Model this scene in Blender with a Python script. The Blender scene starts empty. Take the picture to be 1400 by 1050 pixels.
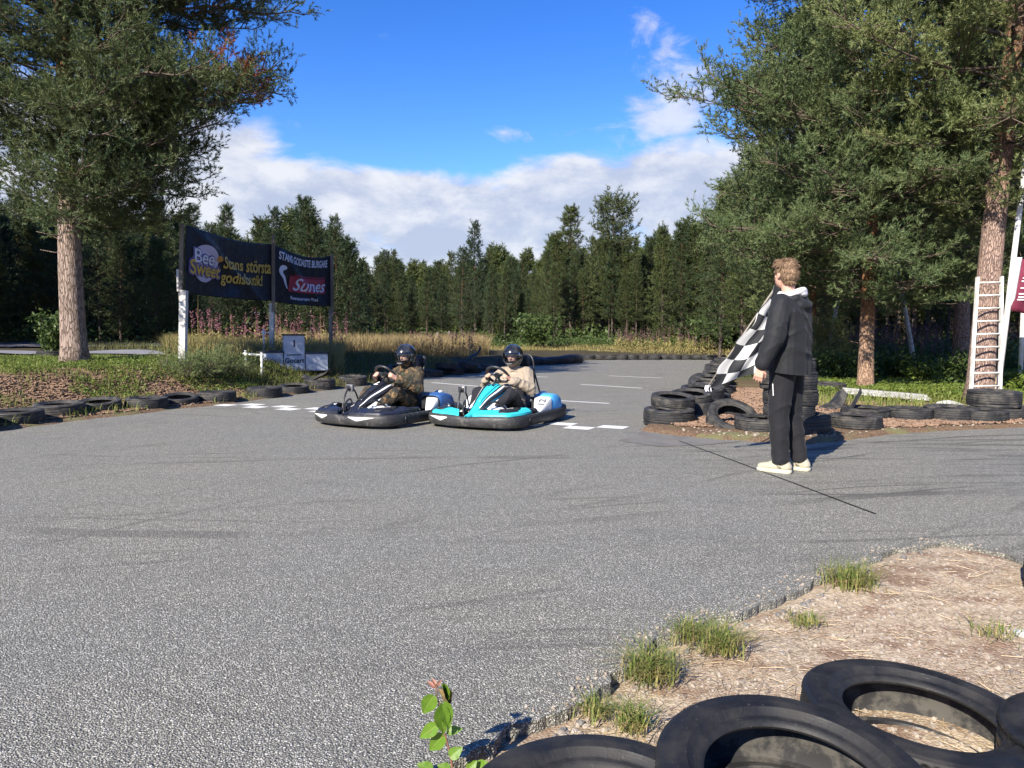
import bpy, bmesh, math, random
import numpy as np
from mathutils import Vector, Matrix
rng = np.random.default_rng(7)
random.seed(7)
S = bpy.context.scene
C = S.collection
PI = math.pi
# ------------------------------------------------------------------ camera model
F, CAMZ, PITCH = 1010.0, 1.2, math.atan(70 / 1010.0)
FW = np.array([0, math.cos(PITCH), -math.sin(PITCH)])
UP = np.array([0, math.sin(PITCH), math.cos(PITCH)])


def ray(u, v):
    return np.array([(u - 700) / F, 0, 0]) + UP * (525 - v) / F + FW


def P(u, v, z=0.0):
    d = ray(u, v)
    return np.array([0, 0, CAMZ]) + d * ((z - CAMZ) / d[2])


def D(u, v, y):
    d = ray(u, v)
    return np.array([0, 0, CAMZ]) + d * (y / d[1])


def nrm(a):
    a = np.asarray(a, float)
    return a / (np.linalg.norm(a, axis=-1, keepdims=True) + 1e-12)


def sstep(a, b, x):
    t = np.clip((x - a) / (b - a), 0, 1)
    return t * t * (3 - 2 * t)


_lat = rng.random((256, 256))


def vnoise(x, y):
    x = np.asarray(x, float); y = np.asarray(y, float)
    xi = np.floor(x).astype(int); yi = np.floor(y).astype(int)
    fx = x - xi; fy = y - yi
    fx = fx * fx * (3 - 2 * fx); fy = fy * fy * (3 - 2 * fy)
    g = lambda i, j: _lat[i & 255, j & 255]
    return (g(xi, yi) * (1 - fx) + g(xi + 1, yi) * fx) * (1 - fy) + (g(xi, yi + 1) * (1 - fx) + g(xi + 1, yi + 1) * fx) * fy


def fbm(x, y, o=3):
    s, a = 0, .5
    for k in range(o):
        s = s + a * vnoise(x * 2 ** k + 17 * k, y * 2 ** k + 5 * k); a *= .5
    return s / (1 - .5 ** o)


# ------------------------------------------------------------------ mesh builder
class MB:
    def __init__(s):
        s.v, s.f, s.n = [], [], 0

    def add(s, vf, mi=0, M=None):
        v, f = vf
        v = np.asarray(v, float).reshape(-1, 3)
        if M is not None:
            M = np.array(M); v = v @ M[:3, :3].T + M[:3, 3]
        if isinstance(f, np.ndarray):
            if len(f): s.f.append((f + s.n, mi))
        else:
            by = {}
            for q in f: by.setdefault(len(q), []).append(q)
            for q in by.values(): s.f.append((np.array(q) + s.n, mi))
        s.v.append(v); s.n += len(v)
        return s

    def mesh(s, name, mats, smooth=True):
        me = bpy.data.meshes.new(name)
        v = np.concatenate(s.v)
        me.vertices.add(len(v)); me.vertices.foreach_set('co', v.ravel())
        nl = sum(a.size for a, _ in s.f); npol = sum(len(a) for a, _ in s.f)
        me.loops.add(nl); me.polygons.add(npol)
        me.loops.foreach_set('vertex_index', np.concatenate([a.ravel() for a, _ in s.f]).astype(np.int32))
        tot = np.concatenate([np.full(len(a), a.shape[1]) for a, _ in s.f])
        me.polygons.foreach_set('loop_start', np.concatenate([[0], np.cumsum(tot)[:-1]]).astype(np.int32))
        if not isinstance(mats, (list, tuple)): mats = [mats]
        for m in mats: me.materials.append(m)
        if len(mats) > 1:
            me.polygons.foreach_set('material_index', np.concatenate([np.full(len(a), i) for a, i in s.f]).astype(np.int32))
        me.update(calc_edges=True)
        me.polygons.foreach_set('use_smooth', np.full(npol, bool(smooth)))
        me.validate()
        return me

    def build(s, name, mats, parent=None, smooth=True, auto=None):
        me = s.mesh(name, mats, smooth)
        if auto is not None: me.set_sharp_from_angle(angle=math.radians(auto))
        return link(name, me, parent)


def link(name, data, parent=None):
    o = bpy.data.objects.new(name, data); C.objects.link(o)
    if parent is not None: o.parent = parent
    return o


def tag(o, label, cat, group=None, kind=None):
    if label: o['label'] = label
    if cat: o['category'] = cat
    if group: o['group'] = group
    if kind: o['kind'] = kind
    return o


def thing(name, loc, label, cat, group=None, rz=0.0):
    o = link(name, None); o.location = [float(x) for x in loc]; o.rotation_euler = (0, 0, rz)
    return tag(o, label, cat, group)


def dup(o, loc=None, rot=None, scale=None, label=None, group=None):
    r = o.copy(); C.objects.link(r)
    for ch in o.children:
        c = ch.copy(); C.objects.link(c); c.parent = r
        for g in ch.children:
            d = g.copy(); C.objects.link(d); d.parent = c
    if loc is not None: r.location = [float(x) for x in loc]
    if rot is not None: r.rotation_euler = rot
    if scale is not None: r.scale = scale
    if label: r['label'] = label
    if group: r['group'] = group
    return r


# ------------------------------------------------------------------ shapes
def frames(path):
    p = np.asarray(path, float)
    t = np.gradient(p, axis=0); t = nrm(t)
    a = np.array([0, 0, 1.0]) if abs(t[0][2]) < .9 else np.array([1.0, 0, 0])
    n = nrm(np.cross(t[0], a)); N = [n]
    for i in range(1, len(p)):
        n = n - t[i] * np.dot(n, t[i]); n = nrm(n); N.append(n)
    N = np.array(N)
    return p, t, N, np.cross(t, N)


def tube(path, r, n=8, caps=True, closed=False):
    p, t, N, B = frames(path)
    r = np.broadcast_to(np.asarray(r, float), (len(p),))
    a = np.linspace(0, 2 * PI, n, endpoint=False)
    v = p[:, None] + r[:, None, None] * (np.cos(a)[None, :, None] * N[:, None] + np.sin(a)[None, :, None] * B[:, None])
    return ringsurf(v, caps, closed)


def ringsurf(v, caps=True, closed=False):
    m, n = v.shape[:2]
    i = np.arange(m if closed else m - 1)[:, None]; j = np.arange(n)[None]
    i2 = (i + 1) % m; j2 = (j + 1) % n
    f = np.stack([i * n + j, i2 * n + j, i2 * n + j2, i * n + j2], -1).reshape(-1, 4)
    f = [tuple(x) for x in f]
    if caps and not closed:
        f.append(tuple(range(n))); f.append(tuple(range((m - 1) * n, m * n))[::-1])
    return v.reshape(-1, 3), f


def sheet(v):
    m, n = v.shape[:2]
    i = np.arange(m - 1)[:, None]; j = np.arange(n - 1)[None]
    f = np.stack([i * n + j, (i + 1) * n + j, (i + 1) * n + j + 1, i * n + j + 1], -1).reshape(-1, 4)
    return v.reshape(-1, 3), f


def thick(v, d):
    """closed slab from a grid of points, thickened by d along its normals"""
    du = np.gradient(v, axis=0); dv = np.gradient(v, axis=1)
    nn = nrm(np.cross(du, dv)); w = v - nn * d
    m, n = v.shape[:2]
    a, fa = sheet(v); b, fb = sheet(w)
    f = [tuple(x) for x in fa] + [tuple(x[::-1] + m * n) for x in fb]
    rim = [i * n for i in range(m)] + [(m - 1) * n + j for j in range(1, n)] + [i * n + n - 1 for i in range(m - 2, -1, -1)] + [j for j in range(n - 2, 0, -1)]
    for k in range(len(rim)):
        x, y = rim[k], rim[(k + 1) % len(rim)]
        f.append((y, x, x + m * n, y + m * n))
    return np.concatenate([a, b]), f


def capsule(p0, p1, r0, r1=None, n=14):
    r1 = r0 if r1 is None else r1
    p0 = np.asarray(p0, float); p1 = np.asarray(p1, float)
    d = p1 - p0; L = np.linalg.norm(d); d = d / L if L > 1e-6 else np.array([0, 0, 1.0])
    pts, rad = [], []
    for a in np.linspace(math.radians(8), PI / 2, 5): pts.append(p0 - d * r0 * math.cos(a)); rad.append(r0 * math.sin(a))
    for k in range(1, 4): pts.append(p0 + (p1 - p0) * k / 4); rad.append(r0 + (r1 - r0) * k / 4)
    for a in np.linspace(PI / 2, math.radians(8), 5): pts.append(p1 + d * r1 * math.cos(a)); rad.append(r1 * math.sin(a))
    pts = np.array(pts); a = np.linspace(0, 2 * PI, n, endpoint=False)
    x = nrm(np.cross(d, [0, 0, 1.0] if abs(d[2]) < .9 else [1.0, 0, 0])); y = np.cross(d, x)
    v = pts[:, None] + np.array(rad)[:, None, None] * (np.cos(a)[None, :, None] * x + np.sin(a)[None, :, None] * y)
    return ringsurf(v)


def ell(c, r, M=None, n=18, m=12):
    a = np.linspace(0, 2 * PI, n, endpoint=False); b = np.linspace(math.radians(5), PI - math.radians(5), m)
    v = np.stack([np.sin(b)[:, None] * np.cos(a)[None], np.sin(b)[:, None] * np.sin(a)[None], -np.cos(b)[:, None] + 0 * a[None]], -1) * np.asarray(r, float)
    if M is not None: v = v @ np.array(M)[:3, :3].T
    return ringsurf(v + np.asarray(c, float))


def box(c, s, M=None, bev=0.0, seg=2):
    bm = bmesh.new(); bmesh.ops.create_cube(bm, size=1)
    for q in bm.verts: q.co = Vector((q.co.x * s[0], q.co.y * s[1], q.co.z * s[2]))
    if bev: bmesh.ops.bevel(bm, geom=bm.edges[:], offset=bev, segments=seg, affect='EDGES', profile=.5)
    bm.verts.index_update()
    v = np.array([q.co[:] for q in bm.verts]); f = [tuple(x.index for x in g.verts) for g in bm.faces]; bm.free()
    if M is not None: v = v @ np.array(M)[:3, :3].T
    return v + np.asarray(c, float), f


def beam(p0, p1, w, d, side=(1, 0, 0)):
    """square post from p0 to p1, w along side, d across"""
    p0 = np.asarray(p0, float); p1 = np.asarray(p1, float); t = nrm(p1 - p0)
    s = nrm(np.asarray(side, float) - t * np.dot(side, t)); q = np.cross(t, s)
    v = [p + s * a * w / 2 + q * b * d / 2 for p in (p0, p1) for a, b in ((-1, -1), (1, -1), (1, 1), (-1, 1))]
    return np.array(v), [(0, 3, 2, 1), (4, 5, 6, 7)] + [(i, (i + 1) % 4, (i + 1) % 4 + 4, i + 4) for i in range(4)]


def bez(pts, n):
    """Catmull-Rom through pts"""
    p = np.asarray(pts, float); p = np.concatenate([[2 * p[0] - p[1]], p, [2 * p[-1] - p[-2]]])
    out = []
    for t in np.linspace(0, len(p) - 3, n):
        i = min(int(t), len(p) - 4); u = t - i; a, b, c, d = p[i:i + 4]
        out.append(.5 * (2 * b + (c - a) * u + (2 * a - 5 * b + 4 * c - d) * u * u + (3 * b - a - 3 * c + d) * u ** 3))
    return np.array(out)


def blob(name, mb, m, voxel=.008, smooth=4, parent=None, wrinkle=None, cut=None):
    """fuse overlapping closed shapes into one continuous skin"""
    me = mb.mesh('tmp', m, True); o = link('tmp', me)
    r = o.modifiers.new('r', 'REMESH'); r.mode = 'VOXEL'; r.voxel_size = voxel; r.use_smooth_shade = True
    if smooth:
        q = o.modifiers.new('s', 'SMOOTH'); q.factor = .5; q.iterations = smooth
    dg = bpy.context.evaluated_depsgraph_get(); dg.update()
    out = bpy.data.meshes.new_from_object(o.evaluated_get(dg)); out.name = name
    bpy.data.objects.remove(o); bpy.data.meshes.remove(me)
    if not out.materials: out.materials.append(m)
    n = len(out.vertices)
    if wrinkle:
        co = np.empty(n * 3); no = np.empty(n * 3)
        out.vertices.foreach_get('co', co); out.vertices.foreach_get('normal', no)
        co = co.reshape(-1, 3); no = no.reshape(-1, 3)
        co = co + no * wrinkle(co)[:, None]
        out.vertices.foreach_set('co', co.ravel()); out.update()
    if cut:
        bm = bmesh.new(); bm.from_mesh(out)
        for p, nn in cut:
            bmesh.ops.bisect_plane(bm, geom=bm.verts[:] + bm.edges[:] + bm.faces[:], plane_co=Vector(p), plane_no=Vector(nn), clear_outer=True)
        bm.to_mesh(out); bm.free()
    out.polygons.foreach_set('use_smooth', np.ones(len(out.polygons), bool))
    return link(name, out, parent)


def textmesh(s, size, bold=0.0, shear=0.0, cuts=0.0):
    cu = bpy.data.curves.new('t', 'FONT'); cu.body = s; cu.size = size; cu.offset = bold; cu.shear = shear
    cu.align_x = 'CENTER'; cu.align_y = 'CENTER'; cu.resolution_u = 4
    o = link('t', cu); dg = bpy.context.evaluated_depsgraph_get(); dg.update()
    me = bpy.data.meshes.new_from_object(o.evaluated_get(dg))
    v = np.array([q.co[:] for q in me.vertices]); f = [tuple(p.vertices) for p in me.polygons]
    bpy.data.objects.remove(o); bpy.data.curves.remove(cu); bpy.data.meshes.remove(me)
    return v, f


# ------------------------------------------------------------------ materials
class NT:
    def __init__(s, nt): s.t = nt

    def n(s, typ, **kw):
        nd = s.t.nodes.new(typ)
        for k, v in kw.items():
            if k.startswith('i_'):
                key = k[2:]; key = int(key) if key.isdigit() else key.replace('_', ' ')
                if hasattr(v, 'is_linked'): s.t.links.new(v, nd.inputs[key])
                else: nd.inputs[key].default_value = v
            else: setattr(nd, k, v)
        return nd

    def math(s, op, a, b=0.0, clamp=False):
        return s.n('ShaderNodeMath', operation=op, use_clamp=clamp, i_0=a, i_1=b).outputs[0]

    def mix(s, f, a, b, mode='MIX'):
        nd = s.t.nodes.new('ShaderNodeMix'); nd.data_type = 'RGBA'; nd.blend_type = mode
        for idx, v in ((0, f), (6, a), (7, b)):
            if hasattr(v, 'is_linked'): s.t.links.new(v, nd.inputs[idx])
            else: nd.inputs[idx].default_value = v if idx == 0 else (*v[:3], 1)
        return nd.outputs[2]

    def ramp(s, f, stops, interp='LINEAR'):
        nd = s.t.nodes.new('ShaderNodeValToRGB'); cr = nd.color_ramp; cr.interpolation = interp
        while len(cr.elements) < len(stops): cr.elements.new(.5)
        for e, (p, c) in zip(cr.elements, stops):
            e.position = p; e.color = (*c, 1) if hasattr(c, '__len__') else (c, c, c, 1)
        s.t.links.new(f, nd.inputs[0]); return nd.outputs[0]

    def mapr(s, f, a, b, c=0.0, d=1.0):
        return s.n('ShaderNodeMapRange', interpolation_type='SMOOTHSTEP', i_0=f, i_1=a, i_2=b, i_3=c, i_4=d).outputs[0]

    def noise(s, co, scale, detail=4, rough=.55, dist=0.0):
        return s.n('ShaderNodeTexNoise', i_Vector=co, i_Scale=scale, i_Detail=detail, i_Roughness=rough, i_Distortion=dist).outputs[0]

    def coord(s, scale=None, loc=(0, 0, 0), rot=(0, 0, 0)):
        o = s.n('ShaderNodeTexCoord').outputs['Object']
        if scale is None: return o
        return s.n('ShaderNodeMapping', i_Vector=o, i_Scale=scale, i_Location=loc, i_Rotation=rot).outputs[0]

    def bump(s, h, strength=.3, dist=.01):
        return s.n('ShaderNodeBump', i_Height=h, i_Strength=strength, i_Distance=dist).outputs[0]


def newmat(name):
    m = bpy.data.materials.new(name); m.use_nodes = True
    t = NT(m.node_tree); b = m.node_tree.nodes['Principled BSDF']
    return m, t, b


def setb(t, b, **kw):
    for k, v in kw.items():
        key = k.replace('_', ' ')
        if hasattr(v, 'is_linked'): t.t.links.new(v, b.inputs[key])
        else: b.inputs[key].default_value = (*v, 1) if isinstance(v, tuple) and len(v) == 3 else v


def simple(name, c1, c2=None, scale=8, rough=.6, bump=0.0, bscale=None, stretch=(1, 1, 1), metal=0.0, lo=.35, hi=.65, detail=5, bd=.004, rvar=.12, coat=0.0, spec=.5):
    """surface whose colour wanders between c1 and c2, with uneven gloss and grain"""
    m, t, b = newmat(name)
    co = t.coord(stretch)
    n = t.noise(co, scale, detail)
    c2 = c2 or tuple(x * .8 for x in c1)
    setb(t, b, Base_Color=t.mix(t.mapr(n, lo, hi), c1, c2), Metallic=metal, Coat_Weight=coat, Specular_IOR_Level=spec)
    n2 = t.noise(co, scale * 3.1, 3)
    setb(t, b, Roughness=t.mapr(n2, .3, .7, max(rough - rvar, .04), min(rough + rvar, 1)))
    if bump: setb(t, b, Normal=t.bump(t.noise(co, bscale or scale * 6, 4), bump, bd))
    return m
# ------------------------------------------------------------------ camera, sun, sky
cam = bpy.data.cameras.new('camera'); cam.sensor_width = 36; cam.lens = 36 * F / 1400; cam.clip_start = .05; cam.clip_end = 3000
co_ = link('camera', cam); co_.location = (0, 0, CAMZ); co_.rotation_euler = (PI / 2 - PITCH, 0, 0)
S.camera = co_
SUN_EL = math.radians(33.5)
SUN_DIR = nrm(np.array([-.535, -.845, 0])) * math.cos(SUN_EL) + np.array([0, 0, math.sin(SUN_EL)])   # towards the sun
sl = bpy.data.lights.new('sun', 'SUN'); sl.energy = 5.0; sl.angle = math.radians(.5); sl.color = (1.0, .92, .79)
so = link('sun', sl); so.rotation_euler = Vector(-SUN_DIR).to_track_quat('-Z', 'Y').to_euler()
S.view_settings.view_transform = 'Standard'; S.view_settings.look = 'None'; S.view_settings.gamma = 1.0
S.view_settings.exposure = EXPOSURE = 1.0
S.cycles.max_bounces = 8; S.cycles.diffuse_bounces = 3; S.cycles.glossy_bounces = 3; S.cycles.transparent_max_bounces = 12
S.cycles.transmission_bounces = 6; S.cycles.caustics_reflective = False; S.cycles.caustics_refractive = False
S.cycles.sample_clamp_indirect = 6

W = bpy.data.worlds.new('World'); S.world = W; W.use_nodes = True
t = NT(W.node_tree); bg = W.node_tree.nodes['Background']
SKY_STR = .1
sky = t.n('ShaderNodeTexSky'); sky.sky_type = 'NISHITA'; sky.sun_disc = False; sky.sun_elevation = SUN_EL
sky.sun_rotation = math.atan2(SUN_DIR[0], SUN_DIR[1]); sky.air_density = 1.0; sky.dust_density = .15; sky.ozone_density = 2.5
gen = t.n('ShaderNodeTexCoord').outputs['Generated']
sx = t.n('ShaderNodeSeparateXYZ', i_0=gen)
az = t.math('ARCTAN2', sx.outputs[0], sx.outputs[1]); el = t.math('ARCSINE', sx.outputs[2])
cc = t.n('ShaderNodeCombineXYZ', i_0=az, i_1=t.math('MULTIPLY', el, 1.9), i_2=.0).outputs[0]
n1 = t.noise(cc, 6.5, 9, .56, .35)
n2 = t.noise(t.n('ShaderNodeMapping', i_Vector=cc, i_Location=(3.1, 1.7, .4)).outputs[0], 9.0, 8, .6, .2)
n3 = t.noise(t.n('ShaderNodeMapping', i_Vector=cc, i_Location=(.35, .8, 2.4), i_Scale=(1, .8, 1)).outputs[0], 2.6, 3, .5)
deg = lambda x: math.radians(x)
# a long bank of cumulus low over the wood, thinning upwards, and a looser tower of wisps to the north-east
top = t.math('ADD', t.mapr(n3, .3, .7, deg(11.0), deg(15.0)), t.mapr(az, deg(-30), deg(-8), deg(2.0), 0.0))
thr = t.mapr(t.math('SUBTRACT', el, top), deg(-3.0), deg(2.6), .20, .80)
def spot(a, e, ra, re, k):
    da = t.math('DIVIDE', t.math('SUBTRACT', az, deg(a)), deg(ra)); de = t.math('DIVIDE', t.math('SUBTRACT', el, deg(e)), deg(re))
    r = t.math('ADD', t.math('MULTIPLY', da, da), t.math('MULTIPLY', de, de))
    return t.math('MULTIPLY', t.math('EXPONENT', t.math('MULTIPLY', r, -1.0)), k)
thr = t.math('SUBTRACT', thr, spot(-24, 12, 8, 4, .12))
w_thr = t.mapr(el, deg(4), deg(30), .70, .70)
for a in ((11.5, 15.5, 3.6, 2.0, .30), (10.5, 21.5, 2.6, 3.6, .24), (7.0, 13.6, 3.2, 1.5, .27), (-8.6, 20.8, 2.2, .7, .22), (0.2, 14.8, 2.4, .9, .24), (14, 18, 4, 3.5, .24)):
    w_thr = t.math('SUBTRACT', w_thr, spot(*a))
n4 = t.noise(t.n('ShaderNodeMapping', i_Vector=cc, i_Location=(1.3, 5.2, .9)).outputs[0], 12.0, 8, .6, .5)
wisp = t.mapr(t.math('SUBTRACT', n4, w_thr), -.02, .26, 0, .82)
dens = t.math('MAXIMUM', t.mapr(t.math('SUBTRACT', n1, thr), -.035, .20), wisp)
lit = t.mapr(t.math('ADD', n2, t.math('MULTIPLY', t.math('SUBTRACT', n1, .5), .8)), .34, .66)
K = 1 / (SKY_STR * 2 ** EXPOSURE)
cl = t.mix(lit, tuple(K * x for x in (.54, .60, .76)), tuple(K * x for x in (.90, .91, .95)))
hz = t.mix(t.mapr(el, deg(2), deg(26)), (.56, .83, 1.20), (.23, .56, 1.12))
skyc = t.mix(1.0, sky.outputs[0], hz, 'MULTIPLY')
t.t.links.new(t.mix(t.math('MULTIPLY', dens, .94), skyc, cl), bg.inputs[0]); bg.inputs[1].default_value = SKY_STR

# ------------------------------------------------------------------ plan of the track
px = lambda *a: [P(u, v)[:2] for u, v in a]
LEFT = px((0, 589), (60, 581), (120, 573), (180, 567), (240, 559), (300, 553.5), (340, 548), (390, 541.5), (430, 535), (480, 529), (540, 521), (600, 514), (660, 507), (720, 500), (790, 497))
FAR = px((800, 492.5), (900, 491), (985, 490))
INF = px((986, 493), (975, 503), (960, 520), (940, 545), (912, 566), (878, 589), (925, 595), (990, 601), (1100, 607), (1150, 602), (1210, 594), (1300, 588), (1400, 584))
NEAR = px((1420, 776), (1370, 757), (1330, 748), (1290, 742), (1230, 752), (1180, 770), (1130, 790), (1090, 808), (1050, 822), (1015, 836), (985, 842), (950, 857), (900, 876), (862, 903), (830, 928), (800, 952), (770, 966), (735, 984), (700, 1001), (660, 1023), (610, 1048), (560, 1072))


def wiggle(pts, step, amp, frq, seed):
    out = []
    pts = np.array(pts)
    for a, b in zip(pts[:-1], pts[1:]):
        L = np.linalg.norm(b - a); n = max(int(L / step), 1); d = (b - a) / L; q = np.array([-d[1], d[0]])
        for k in range(n):
            p = a + (b - a) * k / n
            o = (fbm(p[0] * frq + seed, p[1] * frq + seed * 2, 4) - .5) * 2 * amp
            out.append(p + q * o)
    out.append(pts[-1]); return out


NEARW = wiggle(NEAR, .012, .05, 9, 3.3)
INFW = wiggle(INF, .06, .10, 2.2, 8.1)
LEFTW = wiggle(LEFT, .06, .10, 2.2, 1.1)
ROAD = np.array([(-40, -8), (-25, 0), (-14, 3.6), (-9.2, 7.2)] + [tuple(p) for p in LEFTW] + [tuple(p) for p in FAR] + [(13, 35.5), (13, 31.5)] + [tuple(p) for p in INFW]
                + [(20, 10.5), (40, 12), (40, 5.2), (20, 4.4), (6, 4.0)] + [tuple(p) for p in NEARW] + [(-1.2, 1.2), (-3, .3), (-12, -9), (-30, -12)])
ROADC = np.array([(-40, -8), (-25, 0), (-14, 3.6), (-9.2, 7.2)] + [tuple(p) for p in LEFT + FAR] + [(13, 35.5), (13, 31.5)] + [tuple(p) for p in INF]
                 + [(20, 10.5), (40, 12), (40, 5.2), (20, 4.4), (6, 4.0)] + [tuple(p) for p in NEAR] + [(-1.2, 1.2), (-3, .3), (-12, -9), (-30, -12)])


def sdist(x, y, poly):
    """signed distance to a polygon, positive outside"""
    x = np.asarray(x, float).ravel(); y = np.asarray(y, float).ravel()
    best = np.full(len(x), 1e9); ins = np.zeros(len(x), bool)
    for (ax, ay), (bx, by) in zip(poly, np.roll(poly, -1, axis=0)):
        dx, dy = bx - ax, by - ay
        tt = np.clip(((x - ax) * dx + (y - ay) * dy) / (dx * dx + dy * dy + 1e-12), 0, 1)
        best = np.minimum(best, (x - ax - tt * dx) ** 2 + (y - ay - tt * dy) ** 2)
        c = (ay > y) != (by > y)
        if dy != 0: ins ^= c & (x < dx * (y - ay) / dy + ax)
    return np.where(ins, -1, 1) * np.sqrt(best)


def regions(x, y):
    """how much a spot belongs to the near verge, the left bank or the infield"""
    near = ((y < 5.2) & (x > -4.5)).astype(float)
    lx = np.interp(y, [0, 4, 9.5, 16, 22, 30, 36], [-20, -13, -6.5, -4.3, -2, 2.5, 6])
    left = (1 - near) * sstep(1.5, -.5, x - lx) * sstep(-6, 4, y + 10)
    left = np.where(y > 33.5, 1 - near, left)
    inf = np.clip(1 - near - left, 0, 1)
    return near, left, inf


def gz(x, y, sd=None):
    x = np.asarray(x, float); y = np.asarray(y, float); sh = x.shape
    x = x.ravel(); y = y.ravel()
    if sd is None: sd = sdist(x, y, ROADC)
    near, left, inf = regions(x, y)
    bank = (.56 - .34 * sstep(17, 29, y) * sstep(-12, -8, x)) * sstep(.62, 2.5, sd) + .03
    bank = bank + .16 * sstep(22, 45, y) * sstep(1, 6, sd) + .25 * sstep(30, 60, y)
    bank = bank - .10 * np.exp(-(((x + 6.0) / .9) ** 2 + ((y - 13.2) / .9) ** 2))
    mound = .04 + .10 * sstep(.2, 1.6, sd) * np.exp(-(((x - 4.2) / 1.6) ** 2 + ((y - 11.8) / 2.5) ** 2)) + .05 * sstep(14, 40, y)
    verge = -.045 + .03 * sstep(2.7, 3.9, y) + .02 * sstep(0, 1.5, sd) + .02 * (fbm(x * 2.2, y * 2.2, 3) - .5)
    z = near * verge + left * (bank + .10 * (fbm(x * .9, y * .9, 3) - .5) * sstep(.1, 1, sd)) + inf * (mound + .05 * (fbm(x * 1.3, y * 1.3, 3) - .5) * sstep(.1, .8, sd))
    under = -.06
    z = np.where(sd < -.12, under, under + (z - under) * sstep(-.12, .03, sd))
    return z.reshape(sh)


def G(x, y):
    return float(gz(np.array([x]), np.array([y]))[0])


def cat(*a): return np.unique(np.round(np.concatenate(a), 4))


gx = cat(-np.geomspace(16, 900, 40)[::-1], np.arange(-16, -.6, .16), np.arange(-.6, 5, .05), np.arange(5, 16, .16), np.geomspace(16, 900, 40))
gy = cat(-np.geomspace(3, 900, 24)[::-1], np.arange(-3, .8, .3), np.arange(.8, 5.4, .05), np.arange(5.4, 22, .16), np.arange(22, 50, .5), np.geomspace(50, 1500, 30))
X, Y = np.meshgrid(gx, gy, indexing='ij')
sd = sdist(X, Y, ROADC)
Z = gz(X, Y, sd).ravel()
mb = MB(); v, f = sheet(np.stack([X, Y, Z.reshape(X.shape)], -1)); mb.add((v, f))
near, left, inf = regions(X.ravel(), Y.ravel())
xf, yf = X.ravel(), Y.ravel()
nz = fbm(xf * 1.1, yf * 1.1, 3)
litter = left * sstep(3.1, 2.0, sd + (nz - .5) * 2.2) * sstep(-3.6, -5.2, xf) * sstep(16.5, 14, yf)
bark = inf * sstep(2.9, 1.7, sd + (nz - .5) * 1.6) * sstep(20, 15, yf)
green = np.clip((1 - near) - litter - bark, 0, 1) * sstep(26, 20, yf)
ATT = {'sand': near, 'litter': litter + bark, 'green': green}

m_ground, t, b = newmat('ground')
co = t.coord()
att = {k: t.n('ShaderNodeAttribute', attribute_name=k).outputs['Fac'] for k in ATT}
g1 = t.noise(co, 2.2, 6); g2 = t.noise(co, 34, 4); g3 = t.noise(t.coord((1, .35, 1), rot=(0, 0, .5)), 60, 3)
floor_ = t.mix(g1, (.035, .035, .018), (.075, .058, .035))
c = t.mix(att['green'], floor_, t.mix(g2, (.055, .075, .022), (.10, .105, .04)))
lit_ = t.mix(t.mapr(g3, .35, .65), (.095, .058, .036), (.21, .14, .088))
lit_ = t.mix(t.mapr(g1, .5, .65), lit_, (.16, .15, .07))
c = t.mix(att['litter'], c, lit_)
vs = t.n('ShaderNodeTexVoronoi', i_Vector=co, i_Scale=95.0); vb = t.n('ShaderNodeTexVoronoi', i_Vector=co, i_Scale=31.0)
peb = t.mix(t.mapr(t.n('ShaderNodeSeparateColor', i_0=vs.outputs['Color']).outputs[0], .1, .9), (.225, .168, .11), (.46, .372, .268))
peb = t.mix(t.mapr(t.noise(co, 7, 5), .42, .62), peb, t.mix(t.mapr(g2, .4, .6), (.36, .28, .19), (.50, .41, .30)))
needle = t.mix(g3, (.15, .09, .06), (.31, .22, .15))
sand = t.mix(t.mapr(t.noise(co, 3.4, 5, .65), .5, .62), peb, needle)
c = t.mix(att['sand'], c, sand)
setb(t, b, Base_Color=c, Roughness=.92, Specular_IOR_Level=.2)
hb = t.math('ADD', t.math('MULTIPLY', g3, .15), t.math('ADD', vs.outputs[0], t.math('MULTIPLY', t.noise(co, 12, 5), 1.2)))
setb(t, b, Normal=t.bump(hb, .45, .010))
og = mb.build('ground', m_ground); og['kind'] = 'structure'
for k, w in ATT.items():
    a = og.data.attributes.new(k, 'FLOAT', 'POINT'); a.data.foreach_set('value', w.astype(np.float32))

# ------------------------------------------------------------------ asphalt
m_asph, t, b = newmat('asphalt')
co = t.coord()
warp = t.n('ShaderNodeMix', data_type='VECTOR', i_0=.006, i_4=co, i_5=t.n('ShaderNodeTexNoise', i_Vector=co, i_Scale=60.0).outputs['Color']).outputs[1]
v1 = t.n('ShaderNodeTexVoronoi', i_Vector=warp, i_Scale=160.0); v2 = t.n('ShaderNodeTexVoronoi', i_Vector=warp, i_Scale=88.0)
r1 = t.n('ShaderNodeSeparateColor', i_0=v1.outputs['Color']).outputs[0]
r2 = t.n('ShaderNodeSeparateColor', i_0=v2.outputs['Color']).outputs[1]
stone = t.ramp(r1, [(0, (.12, .117, .103)), (.25, (.215, .21, .184)), (.55, (.35, .342, .30)), (.82, (.48, .469, .412)), (1, (.69, .672, .592))])
stone = t.mix(t.mapr(v1.outputs[0], .25, .62), stone, (.125, .122, .107))
big = t.ramp(r2, [(.80, 0), (.84, 1)])
big = t.math('MULTIPLY', big, t.mapr(v2.outputs[0], .48, .28))
stone = t.mix(t.math('MULTIPLY', big, .8), stone, (.60, .575, .53))
wear = t.noise(co, .55, 5, .6)
c = t.mix(t.mapr(wear, .3, .7), stone, (1.13, 1.11, 1.05), 'MULTIPLY')
c = t.mix(t.mapr(t.noise(t.coord((.5, 1, 1), rot=(0, 0, -.5)), 1.3, 6, .62), .54, .74), c, t.mix(1.0, c, (.80, .80, .82), 'MULTIPLY'))
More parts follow.
